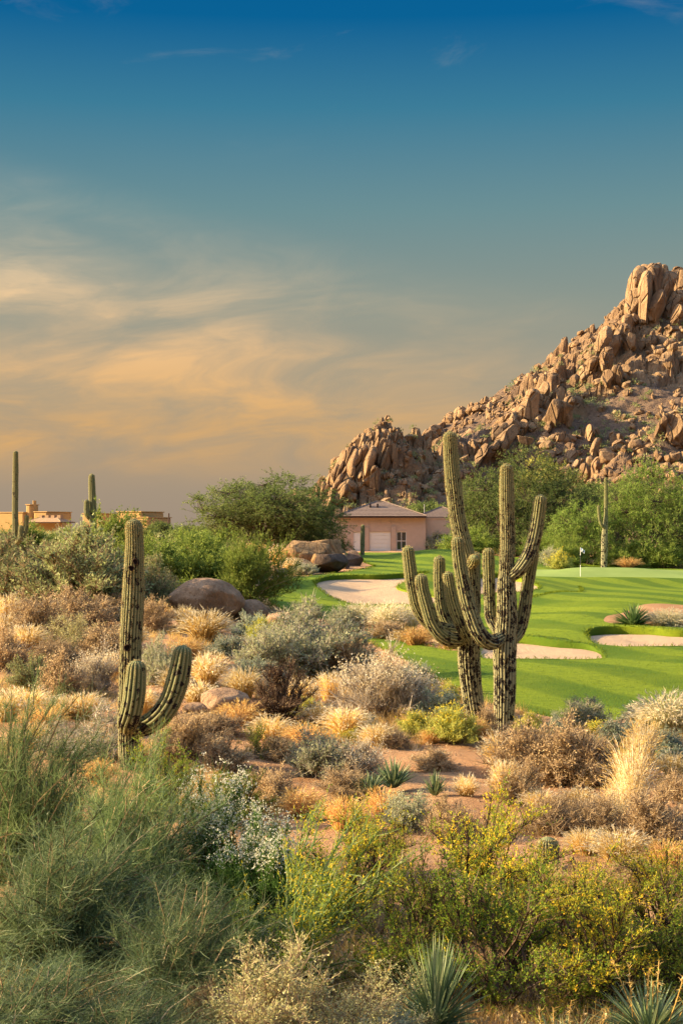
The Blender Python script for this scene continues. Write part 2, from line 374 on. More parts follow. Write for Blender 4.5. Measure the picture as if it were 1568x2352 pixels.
for k, q in enumerate(BUNK):
    sel = inb[k]
    o = tag(link('sand_bunker', submesh('sand_bunker', sel, Zs), mat=MATS['bunker sand']), kind='structure')
    # turf lip: the cut edge of the grass down to the sand
    idx = [int(np.argmin(((P2 - p) ** 2).sum(1))) for p in q]
    top = np.column_stack([P2[idx], Zg[idx] + .012]); cen = q.mean(0)
    dv = unit(cen - P2[idx]); bot = top.copy(); bot[:, 2] -= LIP[idx] + .16 * wf[idx] + .04; mid = top.copy(); mid[:, :2] += dv * .05; mid[:, 2] -= .05; out = top.copy(); out[:, :2] -= dv * .12; out[:, 2] -= .004
    n = len(q); i = np.arange(n); j = (i + 1) % n; F = []
    for a in range(3): F.append(np.stack([a * n + i, a * n + j, (a + 1) * n + j, (a + 1) * n + i], 1))
    l = link('turf_lip', mesh('turf_lip', np.concatenate([out, top, mid, bot]), [np.concatenate(F)]), o, MATS['mown grass'])

# ------------------------------------------------------------------ mountain
RIDGE = [(690, 1195, 345), (720, 1147, 346), (752, 1120, 348), (775, 1070, 350), (795, 1040, 352), (832, 1003, 355), (870, 990, 358), (908, 990, 361), (940, 1008, 364), (1000, 1022, 370), (1060, 1017, 377), (1110, 1003, 384),
         (1160, 978, 393), (1190, 945, 399), (1230, 908, 406), (1262, 888, 412), (1300, 885, 419), (1330, 856, 426), (1365, 815, 434), (1400, 765, 443), (1435, 725, 452), (1465, 690, 459), (1495, 655, 466), (1530, 660, 474), (1568, 645, 482),
         (1640, 620, 496), (1720, 680, 510), (1850, 800, 530), (2000, 900, 550), (2250, 1060, 580), (2500, 1200, 600)]
SPUR = [(1330, 1150, 300), (1370, 1085, 306), (1430, 1042, 312), (1500, 985, 318), (1568, 962, 326), (1680, 900, 340), (1800, 860, 360)]
def ridge_h(x, y, line, base=2.5, asp=1.9, pw=1.45):
    Q = np.array([px(*p) for p in line]); h = np.full(x.shape, -1e9); 
    for a, b_ in zip(Q[:-1], Q[1:]):
        ab = b_[:2] - a[:2]; tt = np.clip(((x - a[0]) * ab[0] + (y - a[1]) * ab[1]) / (ab @ ab), 0, 1)
        d = np.hypot(x - a[0] - tt * ab[0], y - a[1] - tt * ab[1]); H = np.maximum(a[2] + tt * (b_[2] - a[2]) - base, .5)
        d = d * np.where((tt <= 0) & (x < a[0]) & (a[0] < 30), 1.9, 1.0)
        asp_ = 1.25 if a[0] < 22 else asp
        h = np.maximum(h, H * np.clip(1 - d / (asp_ * H + 4), 0, 1) ** pw)
    return h + base
def worley(x, y, seed):
    """nearest-cell id value in 0..1 and distance to the cell border"""
    xi = np.floor(x).astype(int); yi = np.floor(y).astype(int); d1 = np.full(x.shape, 9.0); d2 = np.full(x.shape, 9.0); val = np.zeros(x.shape); tx = np.zeros(x.shape); ty = np.zeros(x.shape)
    for a in (-1, 0, 1):
        for b_ in (-1, 0, 1):
            i, j = xi + a, yi + b_; jx = _tab[(i + seed) & 255, (j * 3 + 7) & 255]; jy = _tab[(i * 5 + 11) & 255, (j + seed) & 255]; d = np.hypot(i + jx - x, j + jy - y)
            n_ = d < d1; d2 = np.where(n_, d1, np.minimum(d2, d)); d1 = np.where(n_, d, d1); val = np.where(n_, _tab[(i * 7 + 3 + seed) & 255, (j * 11 + 5) & 255], val); tx = np.where(n_, x - i - jx, tx); ty = np.where(n_, y - j - jy, ty)
    return val, d2 - d1, tx, ty
def outcrop(x, y, h):
    """where bedrock shows: along the crest and in bands across the slope"""
    hr = ridge_h(x, y, [(p[0], p[1], p[2]) for p in RIDGE[::2]], asp=.55, pw=1.0); near = np.clip((hr - 4) / np.maximum(h - 2.5, 4), 0, 1)
    return np.clip(near * 1.6 + 2.2 * fbm(x / 28 + 5, y / 28 + 8, 3) - .42, 0, 1) * np.clip((h - 5) / 8, 0, 1)
def mount(x, y):
    x = np.asarray(x, float); y = np.asarray(y, float)
    wx = x + 6 * fbm(x / 30, y / 30, 3); wy = y + 6 * fbm(x / 30 + 9, y / 30 + 4, 3)
    h = np.maximum(ridge_h(x * .5 + wx * .5, wy * .5 + y * .5, RIDGE), ridge_h(x, y, SPUR, asp=1.5, pw=1.3))
    r = np.clip((h - 3) / 12, 0, 1); oc = outcrop(x, y, h)
    for sc_, am, sd_ in ((9.0, 5.0, 1), (4.2, 2.6, 9)):
        v_, e_, tx, ty = worley((x + .35 * y + 2 * fbm(x / 9, y / 9, 2)) / sc_, (y * 1.3 - .2 * x) / sc_, sd_)
        h = h + oc * am * ((v_ - .45) + .55 * tx * (v_ - .2) - .25 * ty - .5 * np.clip(1 - e_ / .12, 0, 1))
    return h + r * (3.4 * fbm(x / 26, y / 26, 4) + 3.0 * np.abs(fbm(x / 15 + 3, y / 15, 3)) + 1.6 * fbm(x / 6, y / 6, 3) - 1.4) - 1.2 * (1 - np.clip((h - 2.5) / 4, 0, 1))
gu = np.concatenate([np.arange(400, 690, 10.0), np.arange(690, 1720, 3.6), np.arange(1720, 2700, 10.0)]); gy = np.concatenate([np.arange(215, 270, 4.5), np.arange(270, 500, 1.25), np.arange(500, 760, 10)])
U, Y = np.meshgrid(gu, gy); X = (U - CX) / FPX * Y
MZ = mount(X, Y); nr, nc = MZ.shape
ii = np.arange((nr - 1) * (nc - 1)); r0 = ii // (nc - 1); c0 = ii % (nc - 1); q0 = r0 * nc + c0
OC = outcrop(X, Y, MZ); me = mesh('mountain', np.column_stack([X.ravel(), Y.ravel(), MZ.ravel()]), [np.stack([q0, q0 + 1, q0 + nc + 1, q0 + nc], 1)], False, {'rocky': OC.ravel()})
def rockmat(name, a, b_, c_, sc, bd, varn=.5, crack=0.0):
    m, t, b = mat(name); b.inputs['Roughness'].default_value = .92; b.inputs['Specular IOR Level'].default_value = .15
    co = N(t, 'ShaderNodeTexCoord').outputs['Object']; geo = N(t, 'ShaderNodeNewGeometry').outputs['Position']
    f = noise(t, sc, 6, .65, geo, .4)
    c = ramps(t, f, [(.28, a), (.5, b_), (.72, c_)])
    c = mixc(t, step(t, noise(t, sc * 3.1, 6, .75, geo), .56, .70), c, tuple(x * varn for x in a))
    oi = N(t, 'ShaderNodeObjectInfo'); hv = N(t, 'ShaderNodeHueSaturation'); t.links.new(c, hv.inputs['Color'])
    v = N(t, 'ShaderNodeMapRange'); v.inputs['To Min'].default_value = .82; v.inputs['To Max'].default_value = 1.2; t.links.new(oi.outputs['Random'], v.inputs['Value']); t.links.new(v.outputs[0], hv.inputs['Value'])
    t.links.new(hv.outputs[0], b.inputs['Base Color'])
    ms_ = N(t, 'ShaderNodeMapping'); ms_.inputs['Scale'].default_value = (1, 1, .3); ms_.inputs['Rotation'].default_value = (0, R(-14), 0); t.links.new(geo, ms_.inputs[0])
    vc = N(t, 'ShaderNodeTexVoronoi', feature='DISTANCE_TO_EDGE', i_Scale=sc * 1.5); t.links.new(ms_.outputs[0], vc.inputs['Vector'])
    ck = step(t, vc.outputs['Distance'], .0, .07)
    bump(t, b, mathn(t, 'ADD', noise(t, sc * 4, 9, .72, ms_.outputs[0]), mathn(t, 'MULTIPLY', ck, crack)), 1.0, bd)
    return m
rockmat('mountain rock', (.19, .112, .062), (.30, .188, .098), (.42, .28, .15), .16, 1.8, .5, .8)
rockmat('boulder granite', (.23, .135, .075), (.35, .215, .12), (.46, .30, .18), 2.2, .16)
rockmat('dark rock', (.07, .045, .032), (.115, .075, .052), (.18, .12, .08), 2.2, .16)  # darkened rock colour: paints in the shade on the pile's front rocks
rockmat('talus soil', (.14, .088, .06), (.215, .14, .088), (.30, .20, .115), .22, 2.2)
# bedrock where the ground is rocky, rubble and soil elsewhere
mt_ = MATS['talus soil']; t = mt_.node_tree; b = t.nodes['Principled BSDF']; old = b.inputs['Base Color'].links[0].from_socket
geo = N(t, 'ShaderNodeNewGeometry').outputs['Position']; rk = N(t, 'ShaderNodeAttribute', attribute_name='rocky').outputs['Fac']
rc = ramps(t, noise(t, .16, 6, .65, geo, .4), [(.28, (.19, .112, .062)), (.5, (.30, .188, .098)), (.72, (.42, .28, .15))])
rc = mixc(t, step(t, noise(t, .5, 6, .75, geo), .54, .70), rc, (.11, .068, .04))
t.links.new(mixc(t, step(t, rk, .12, .5), old, rc), b.inputs['Base Color'])
MTN = tag(link('mountain', me, mat=mt_), kind='structure')

def ico(sub):
    bm = bmesh.new(); bmesh.ops.create_icosphere(bm, subdivisions=sub, radius=1); bm.verts.ensure_lookup_table()
    V = np.array([v.co[:] for v in bm.verts]); F = np.array([[v.index for v in f.verts] for f in bm.faces]); bm.free(); return V, F
def n3(V, s, o=0):   # cheap 3-d noise from three 2-d slices
    return (fbm(V[:, 0] * s + o, V[:, 1] * s + o * 1.7, 3) + fbm(V[:, 1] * s + 31 + o, V[:, 2] * s + o, 3) + fbm(V[:, 2] * s + 57 + o, V[:, 0] * s - o, 3)) / 3
def rock_geo(seed, sub=3, planes=9, lo=.55, hi=.92, amp=.10, tall=False, hard=.93):
    g = np.random.RandomState(seed); V, F = ico(sub); V = V.copy()
    nrm = unit(g.normal(size=(planes, 3)) * (1, 1, .45 if tall else 1))
    if tall:
        V = np.sign(V) * np.abs(V) ** .55
        V[:, :2] *= (1 - .42 * V[:, 2:]); V[:, 0] += .25 * V[:, 2] * g.uniform(-.6, .6)
    for k in range(planes):
        d = g.uniform(lo, hi); e = V @ nrm[k] - d; V -= np.clip(e, 0, None)[:, None] * nrm[k] * hard
    V *= (1 + amp * n3(V, 1.6, seed * 3.1)[:, None] * 2)
    if sub > 2: V *= (1 + amp * .4 * n3(V, 5.0, seed * 1.3)[:, None] * 2)
    V -= (V.max(0) + V.min(0)) / 2; V /= (V.max(0) - V.min(0)) / 2
    return V, F
ROCKS = [mesh('rock', *(lambda vf: (vf[0], [vf[1]]))(rock_geo(s, 4, 16, .42, .8, .045, False, 1.0)), smooth=False, mats=[MATS['mountain rock']]) for s in range(8)]
SLABS = [mesh('slab', *(lambda vf: (vf[0], [vf[1]]))(rock_geo(40 + s, 4, 11, .55, .95, .05, True, 1.0)), smooth=False, mats=[MATS['mountain rock']]) for s in range(7)]
_my = np.arange(222, 520, 1.0)
def mhit(u, v):
    x = (u - CX) / FPX * _my; z = CAMZ - (v - HZ) / FPX * _my
    d = z - mount(x, _my); k = int(np.argmax(d < 0))
    if d[k] >= 0 or k == 0:
        rr = np.array(RIDGE); y = float(np.interp(u, rr[:, 0], rr[:, 2])); return px(u, v, y)
    return px(u, v, _my[k])
nrock = [0]
def mrock(u, v, w, h, tilt=0, tall=None, depth=None, sink=.15):
    g = random.Random(nrock[0] * 7 + 1); nrock[0] += 1
    tall = h > w * 1.25 if tall is None else tall
    p = mhit(u, v + h * (.5 if tall else .25)); p = px(u, v, p[1]); k = p[1] / FPX; me = g.choice(SLABS if tall else ROCKS)
    hw, hh = (w * k / 2 * 1.15, h * k / 2 * 1.35) if tall else (w * k / 2 * 1.18, h * k / 2 * 1.12); dp = (hw * .9 + hh * .25 if tall else hw * .9) if depth is None else depth
    o = link('rock', me, MTN); p = p + np.array((0, dp * sink, 0)); o.location = p
    o.scale = (hw, dp, hh); o.rotation_euler = (R(g.uniform(-8, 2)), R(tilt), R(g.uniform(-35, 35)) if not tall else R(g.uniform(-25, 25)))
A = lambda zx, zy, w, h, tl=0, **k: mrock(993.9 + .3662 * zx, 574.2 + .3662 * zy, w * .3662, h * .3662, tl, **k)
for q in [(1405, 130, 130, 100), (1275, 275, 125, 270, 15), (1325, 300, 80, 270, 12), (1385, 235, 130, 230, 5), (1440, 265, 90, 230, 20), (1400, 350, 90, 160, 18), (1530, 200, 90, 140), (1340, 390, 110, 90),
          (1560, 150, 60, 70), (1480, 230, 50, 150, 10), (1245, 360, 60, 120, 12),
          (1235, 440, 80, 90), (1160, 470, 105, 80), (1080, 560, 90, 130, 20), (1160, 560, 60, 150, 20), (1200, 550, 60, 130, 15), (1235, 580, 50, 90), (1130, 600, 70, 80), (1290, 440, 70, 70), (1050, 600, 50, 70, 15),
          (1370, 590, 70, 90), (1440, 570, 80, 70), (1395, 625, 60, 60), (1480, 420, 60, 70), (1530, 420, 70, 120, 10), (1500, 500, 70, 60), (1420, 640, 60, 50), (1500, 610, 60, 60), (1550, 330, 60, 80), (1430, 350, 50, 120, 25),
          (1085, 690, 80, 130), (1090, 810, 60, 90, 5), (1150, 800, 75, 120, 8), (1200, 770, 60, 80), (1215, 850, 50, 60), (1000, 720, 70, 60), (950, 790, 60, 50), (1030, 830, 60, 50), (900, 830, 60, 50),
          (752, 850, 80, 125, 12), (815, 845, 40, 60), (640, 912, 60, 60), (605, 990, 100, 180, 6), (660, 965, 50, 90), (712, 970, 40, 80, 8), (780, 930, 60, 120, 8), (755, 1030, 80, 150, 20), (820, 1010, 80, 170, 25), (850, 1060, 50, 90, 10),
          (700, 900, 50, 50), (560, 1040, 60, 80, 15), (680, 1040, 60, 70),
          (470, 1140, 90, 140, 35), (440, 1200, 70, 190, 38), (390, 1160, 60, 90, 25), (350, 1280, 50, 170, 35), (290, 1300, 40, 150, 30), (205, 1250, 80, 90), (190, 1320, 70, 70), (255, 1240, 60, 80), (240, 1390, 95, 110), (560, 1120, 60, 90, 15), (640, 1120, 70, 80),
          (570, 1195, 90, 60, 20), (730, 1085, 50, 90, 30), (310, 1210, 60, 60), (500, 1075, 60, 60), (420, 1110, 50, 50), (300, 1380, 60, 60), (180, 1420, 60, 50), (100, 1330, 60, 50),
          (985, 1150, 50, 90, 10), (1025, 1150, 40, 60), (930, 1130, 40, 40), (1060, 1000, 50, 40), (1150, 1020, 50, 40), (1220, 900, 60, 50), (1120, 900, 60, 50), (1350, 700, 50, 40), (1480, 720, 60, 40),
          (1430, 1110, 50, 150, 25), (1462, 1125, 40, 135, 20), (1515, 1140, 125, 165, 5), (1545, 1222, 90, 60), (1490, 1310, 140, 75), (1540, 1355, 70, 50), (1425, 1310, 60, 60), (1130, 1180, 40, 60), (1165, 1190, 40, 60), (1250, 1180, 40, 50), (1320, 1160, 60, 70), (1390, 1180, 60, 60),
          (1010, 1260, 50, 130, 20), (1042, 1215, 40, 60), (1110, 1290, 110, 85), (1065, 1270, 60, 60), (1310, 1270, 60, 60), (1020, 1370, 60, 120, 15), (955, 1395, 60, 90, 5), (985, 1340, 50, 70), (1110, 1390, 65, 60), (1150, 1410, 50, 50), (1205, 1430, 60, 60), (1310, 1350, 70, 50), (1420, 1365, 60, 50), (1500, 1420, 70, 50),
          (1180, 1340, 60, 50), (1250, 1330, 60, 50), (1370, 1240, 70, 50), (1200, 1250, 60, 50), (1280, 1420, 70, 60), (1380, 1430, 70, 50), (1060, 1440, 60, 50), (1240, 1480, 60, 50), (1550, 1290, 60, 50)]: A(*q)
B = lambda zx, zy, w, h, tl=0, **k: mrock(516.8 + .3662 * zx, 947.4 + .3662 * zy, w * .3662, h * .3662, tl, **k)
for q in [(620, 490, 45, 90, 5), (585, 505, 40, 60), (690, 400, 50, 120, 20), (720, 330, 50, 150, 18), (755, 300, 40, 130, 15), (785, 350, 50, 200, 18), (830, 215, 50, 90, 10), (850, 310, 60, 170, 20), (893, 340, 60, 210, 15), (905, 135, 70, 70), (950, 135, 45, 80),
          (915, 210, 50, 120, 12), (960, 240, 50, 110), (1040, 260, 50, 110), (1020, 130, 70, 60), (1085, 145, 60, 50), (940, 420, 60, 130), (868, 400, 60, 130, 15), (740, 500, 80, 140, 30), (700, 520, 60, 100, 35), (660, 540, 50, 70, 20), (790, 540, 70, 80), (860, 480, 60, 70),
          (1000, 400, 60, 60), (820, 460, 60, 110, 25), (655, 440, 40, 90, 15), (770, 430, 50, 110, 22), (1000, 320, 60, 90), (980, 180, 60, 80), (560, 520, 40, 40), (920, 500, 60, 50), (1050, 430, 50, 40), (1120, 400, 50, 40), (1200, 380, 50, 40), (1100, 500, 50, 40), (1250, 470, 50, 40), (1180, 520, 50, 40), (1320, 380, 50, 40), (1010, 560, 60, 50), (1280, 540, 50, 40)]: B(*q)
g = random.Random(4)
for k in range(52):      # the fractured columns of the left knoll
    u = 752 + 150 * k / 51 + g.uniform(-4, 4); top = np.interp(u, [750, 775, 795, 832, 870, 908], [1120, 1072, 1042, 1006, 994, 996]); h = g.uniform(34, 62); v = top + h * .42 + (k % 3) * g.uniform(14, 24)
    mrock(u, v, g.uniform(9, 15), h, g.uniform(8, 20), tall=True)
for u, v, w, h, tl in [(1405, 800, 30, 52, 18), (1425, 770, 24, 44, 14), (1388, 830, 26, 40, 20), (1440, 748, 26, 40, 10), (1360, 838, 22, 34, 16), (1340, 862, 20, 30, 14), (1318, 876, 18, 26, 10), (1245, 905, 26, 44, 16), (1220, 925, 26, 46, 20), (1200, 945, 22, 40, 18), (1178, 968, 22, 36, 22), (1150, 990, 22, 34, 26),
                       (1475, 640, 26, 50, 8), (1450, 700, 24, 60, 14), (1525, 640, 24, 50, -4), (1560, 660, 30, 60, 4), (1550, 700, 34, 50, 12), (1590, 650, 40, 70, 0)]: mrock(u, v, w, h, tl, tall=True)
# more loose rocks, picked by hand-like chance over the slopes, to about 300 in all
g = random.Random(11)
rr = np.array(RIDGE)
while nrock[0] < 285:
    u = g.uniform(740, 1640); vt = np.interp(u, rr[:, 0], rr[:, 1]); v = g.uniform(vt + 14, 1150)
    if v < 1150: 
        s = 4 + 8 * g.random() ** 2; mrock(u, v, s * g.uniform(.9, 1.4), s * g.uniform(.8, 1.5), g.uniform(-10, 25), sink=.1)
# scree: thousands of stones nobody could count
g = np.random.RandomState(8); V0, F0 = ico(1); b_ = MB()
M = 15000; us = g.uniform(640, 2300, M); ys = g.uniform(250, 480, M); xs = (us - CX) / FPX * ys; zs = mount(xs, ys); ok = zs > 5; ok &= fbm(xs / 14, ys / 14, 3) > .5 * (g.rand(M) - .62)
sz = .18 + 1.3 * g.rand(M) ** 4.5
for i in np.nonzero(ok)[0]:
    q = V0 * (1 + g.uniform(-.3, .3, (len(V0), 1))) * g.uniform(.6, 1.25, 3) * sz[i]; a = g.uniform(0, 6.28); c_, s_ = math.cos(a), math.sin(a)
    q = q @ np.array([[c_, s_, 0], [-s_, c_, 0], [0, 0, 1]]); b_.add(q + (xs[i], ys[i], zs[i] + .2 * sz[i]), F0)
V1, F1 = ico(2)
M = 6000; us = g.uniform(690, 2200, M); ys = g.uniform(262, 485, M); xs = (us - CX) / FPX * ys; zs = mount(xs, ys); ok = (zs > 7) & (fbm(xs / 20 + 40, ys / 20, 3) > .16)
for i in np.nonzero(ok)[0]:
    q = V1.copy(); nn = unit(g.normal(size=(8, 3)))
    for k in range(8): q -= np.clip(q @ nn[k] - g.uniform(.45, .8), 0, None)[:, None] * nn[k]
    q = q * g.uniform(.7, 1.4, 3) * (.6 + 1.5 * g.rand() ** 2) * 1.2; q[:, 0] += .3 * q[:, 2]; b_.add(q + (xs[i], ys[i], zs[i] + .3), F1)
tag(link('scree', b_.build('scree', False), MTN, MATS['mountain rock']), kind='stuff')

# ------------------------------------------------------------------ saguaros
m, t, b = mat('saguaro skin'); b.inputs['Roughness'].default_value = .7; b.inputs['Specular IOR Level'].default_value = .25
uvn = N(t, 'ShaderNodeUVMap'); su = N(t, 'ShaderNodeSeparateXYZ'); t.links.new(uvn.outputs[0], su.inputs[0])
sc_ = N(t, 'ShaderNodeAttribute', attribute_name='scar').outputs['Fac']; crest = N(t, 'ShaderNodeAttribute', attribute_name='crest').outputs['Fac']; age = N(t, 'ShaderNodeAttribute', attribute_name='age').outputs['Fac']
co = N(t, 'ShaderNodeTexCoord').outputs['Object']
green = mixc(t, noise(t, 3, 5, .6, co), (.105, .13, .038), (.175, .195, .065))
pale = mixc(t, noise(t, 5, 5, .6, co), (.22, .215, .115), (.38, .355, .22))
c = mixc(t, age, green, pale)
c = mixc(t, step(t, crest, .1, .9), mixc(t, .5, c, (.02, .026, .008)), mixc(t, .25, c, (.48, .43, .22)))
def cell(vx, vy, thr, w=0):
    cm = N(t, 'ShaderNodeCombineXYZ'); t.links.new(mathn(t, 'MULTIPLY', su.outputs[0], vx), cm.inputs[0]); t.links.new(mathn(t, 'MULTIPLY', su.outputs[1], vy), cm.inputs[1]); cm.inputs[2].default_value = w
    nz = N(t, 'ShaderNodeTexNoise', i_Scale=1.4, i_Detail=3.0); t.links.new(cm.outputs[0], nz.inputs['Vector'])
    ad = N(t, 'ShaderNodeVectorMath', operation='MULTIPLY_ADD'); ad.inputs[1].default_value = (1.3, 1.3, 0); t.links.new(nz.outputs['Color'], ad.inputs[0]); t.links.new(cm.outputs[0], ad.inputs[2])
    vo = N(t, 'ShaderNodeTexVoronoi', i_Scale=1.0); t.links.new(ad.outputs[0], vo.inputs['Vector'])
    sel = N(t, 'ShaderNodeSeparateColor'); t.links.new(vo.outputs['Color'], sel.inputs[0])
    dens = mathn(t, 'LESS_THAN', sel.outputs[0], sc_)
    size = mathn(t, 'MULTIPLY', sel.outputs[1], thr); size = mathn(t, 'ADD', size, thr * .35)
    return mathn(t, 'MULTIPLY', mathn(t, 'LESS_THAN', vo.outputs['Distance'], size), dens)
s1 = cell(.75, 8, .50); s2 = cell(.36, 3.4, .27, 7.3); s3 = cell(1.2, 13, .36, 3.1)
sm = mathn(t, 'MAXIMUM', s1, mathn(t, 'MAXIMUM', s2, s3))
c = mixc(t, sm, c, (.012, .008, .006))
t.links.new(c, b.inputs['Base Color']); hgt = mathn(t, 'SUBTRACT', noise(t, 60, 4, .7, co), mathn(t, 'MULTIPLY', sm, 1.5)); bump(t, b, hgt, .5, .02)
SPINE = leafmat('saguaro spines', [(0, (.26, .19, .07)), (.5, (.46, .35, .14)), (1, (.62, .50, .24))], .3, .6, .05)
DARK = plain('hole black', (.010, .007, .006), .95, .05); SCAB = plain('scar rim', (.055, .035, .02), .9, .1, 30, .3)  # black painted in for the dark inside of holes
def cr_path(P, n):
    """Catmull-Rom through the rows of P, n even steps"""
    P = np.array(P, float); Q = np.vstack([2 * P[0] - P[1], P, 2 * P[-1] - P[-2]]); out = []
    for i in range(1, len(Q) - 2):
        a, b_, c_, d = Q[i - 1:i + 3]
        for t_ in np.linspace(0, 1, 24, endpoint=False):
            out.append(.5 * (2 * b_ + (c_ - a) * t_ + (2 * a - 5 * b_ + 4 * c_ - d) * t_ * t_ + (3 * b_ - a - 3 * c_ + d) * t_ ** 3))
    out.append(P[-1]); out = np.array(out); s = np.concatenate([[0], np.cumsum(np.linalg.norm(np.diff(out[:, :3], axis=0), axis=1))])
    q = np.linspace(0, s[-1], n); return np.column_stack([np.interp(q, s, out[:, k]) for k in range(out.shape[1])]), q
def limb(rows, ribs, seed, scar, age, stp=.05, vpr=6, spines=True, spn=7):
    """rows: (x,y,z,radius) from base to tip; the tip is closed with a dome. returns skin mesh and spine mesh"""
    g = np.random.RandomState(seed); rows = np.array(rows, float)
    ln = np.linalg.norm(np.diff(rows[:, :3], axis=0), axis=1).sum(); n = max(14, int(ln / stp))
    C, s = cr_path(rows, n); rad = C[:, 3] * (1 + .07 * fbm(s * 2.2 + seed, s * 0 + seed, 3)); C = C[:, :3]; Lt = s[-1]
    C = C + np.column_stack([fbm(s * 1.1 + k * 9 + seed, s * 0 + 3.3, 2) for k in range(3)]) * (.10 * rad[:, None])
    T = unit(np.gradient(C, axis=0)); rt = rad[-1] * 1.02; d = Lt - s                       # dome over the last radius of length
    prof = np.where(d < rt, np.sqrt(np.clip(1 - (1 - d / rt) ** 2, 0, 1)), 1.0); prof = np.maximum(prof, .02)
    extra = [1 - .5 * (1 - np.cos(a)) for a in (0,)]
    ref = np.array((0, -1, 0.)); Nn = np.empty_like(C); v = unit(np.cross(T[0], np.cross(ref, T[0])))
    for i in range(n):
        v = unit(v - T[i] * (v @ T[i])); Nn[i] = v
    Bn = np.cross(T, Nn); K = ribs * vpr; th = np.arange(K + 1) / K * 2 * np.pi; ph = (np.arange(K + 1) / vpr) % 1.0
    cosr = np.abs(np.cos(np.pi * ph)); cst = np.sqrt(cosr)
    rr_ = rad * prof; amp = .22 * np.clip(d / (rt * .5), .35, 1)
    Rr = rr_[:, None] * (1 - amp[:, None] * (1 - cst[None]))
    V = C[:, None] + (np.cos(th + np.pi)[None, :, None] * Nn[:, None] + np.sin(th + np.pi)[None, :, None] * Bn[:, None]) * Rr[..., None]
    i, j = np.meshgrid(np.arange(n - 1), np.arange(K), indexing='ij'); a = (i * (K + 1) + j).ravel()
    F = np.stack([a, a + 1, a + K + 2, a + K + 1], 1)
    uvv = np.stack([np.broadcast_to(th / (2 * np.pi) * ribs, (n, K + 1)) + seed * 37.0, np.broadcast_to(s[:, None], (n, K + 1))], -1).reshape(-1, 2)
    sv = s / Lt; scv = np.interp(sv, [0, .3, .75, .92, 1], [scar[0], scar[1], scar[2], scar[2] * .3, 0]); agv = np.interp(sv, [0, .35, .8, 1], [age[0], age[1], age[2], 0])
    scv = np.clip(scv[:, None] * (.60 + .9 * fbm(th[None] * 1.2 + seed, s[:, None] * 1.6, 3) + .3), 0, 1)
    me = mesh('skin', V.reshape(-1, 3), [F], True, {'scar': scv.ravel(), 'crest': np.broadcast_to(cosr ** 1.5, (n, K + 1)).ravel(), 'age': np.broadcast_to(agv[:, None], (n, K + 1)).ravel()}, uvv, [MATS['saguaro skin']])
    sp = None
    if spines:
        ds = .035; q = np.arange(.02, Lt - rt * .05, ds); fi = np.interp(q, s, np.arange(n)); i0 = np.minimum(fi.astype(int), n - 2); f = (fi - i0)[:, None, None]
        cols_ = np.arange(ribs) * vpr
        pos = V[i0][:, cols_] * (1 - f) + V[i0 + 1][:, cols_] * f; cc = (C[i0] * (1 - f[:, 0]) + C[i0 + 1] * f[:, 0])[:, None]
        out = unit(pos - cc); tt = T[i0][:, None] + 0 * pos
        pos = pos.reshape(-1, 3); out = out.reshape(-1, 3); tt = tt.reshape(-1, 3); b_ = MB(); sd_ = np.cross(tt, out)
        tipf = np.repeat(np.clip((q - (Lt - .35)) / .3, 0, 1), ribs)
        low = np.repeat(np.clip(q / max(Lt, .1), 0, 1), ribs)
        for k in range(spn):
            dr = unit(out * g.uniform(.25, 1.0, (len(pos), 1)) + sd_ * g.normal(size=(len(pos), 1)) * .8 + tt * g.normal(size=(len(pos), 1)) * .7)
            l_ = g.uniform(.018, .042, (len(pos), 1)) * (g.rand(len(pos), 1) < (.35 + .75 * low[:, None])) ; w_ = unit(np.cross(dr, g.normal(size=pos.shape))) * (.0026 + .0022 * tipf[:, None])
            b0 = pos + tt * g.uniform(-.012, .012, (len(pos), 1)); idx = np.arange(len(pos)) * 3
            b_.add(np.stack([b0 - w_, b0 + w_, b0 + dr * l_], 1).reshape(-1, 3), np.stack([idx, idx + 1, idx + 2], 1), np.repeat(g.rand(len(pos)), 3))
        sp = b_.build('spines', False); sp.materials.append(SPINE)
    return me, sp
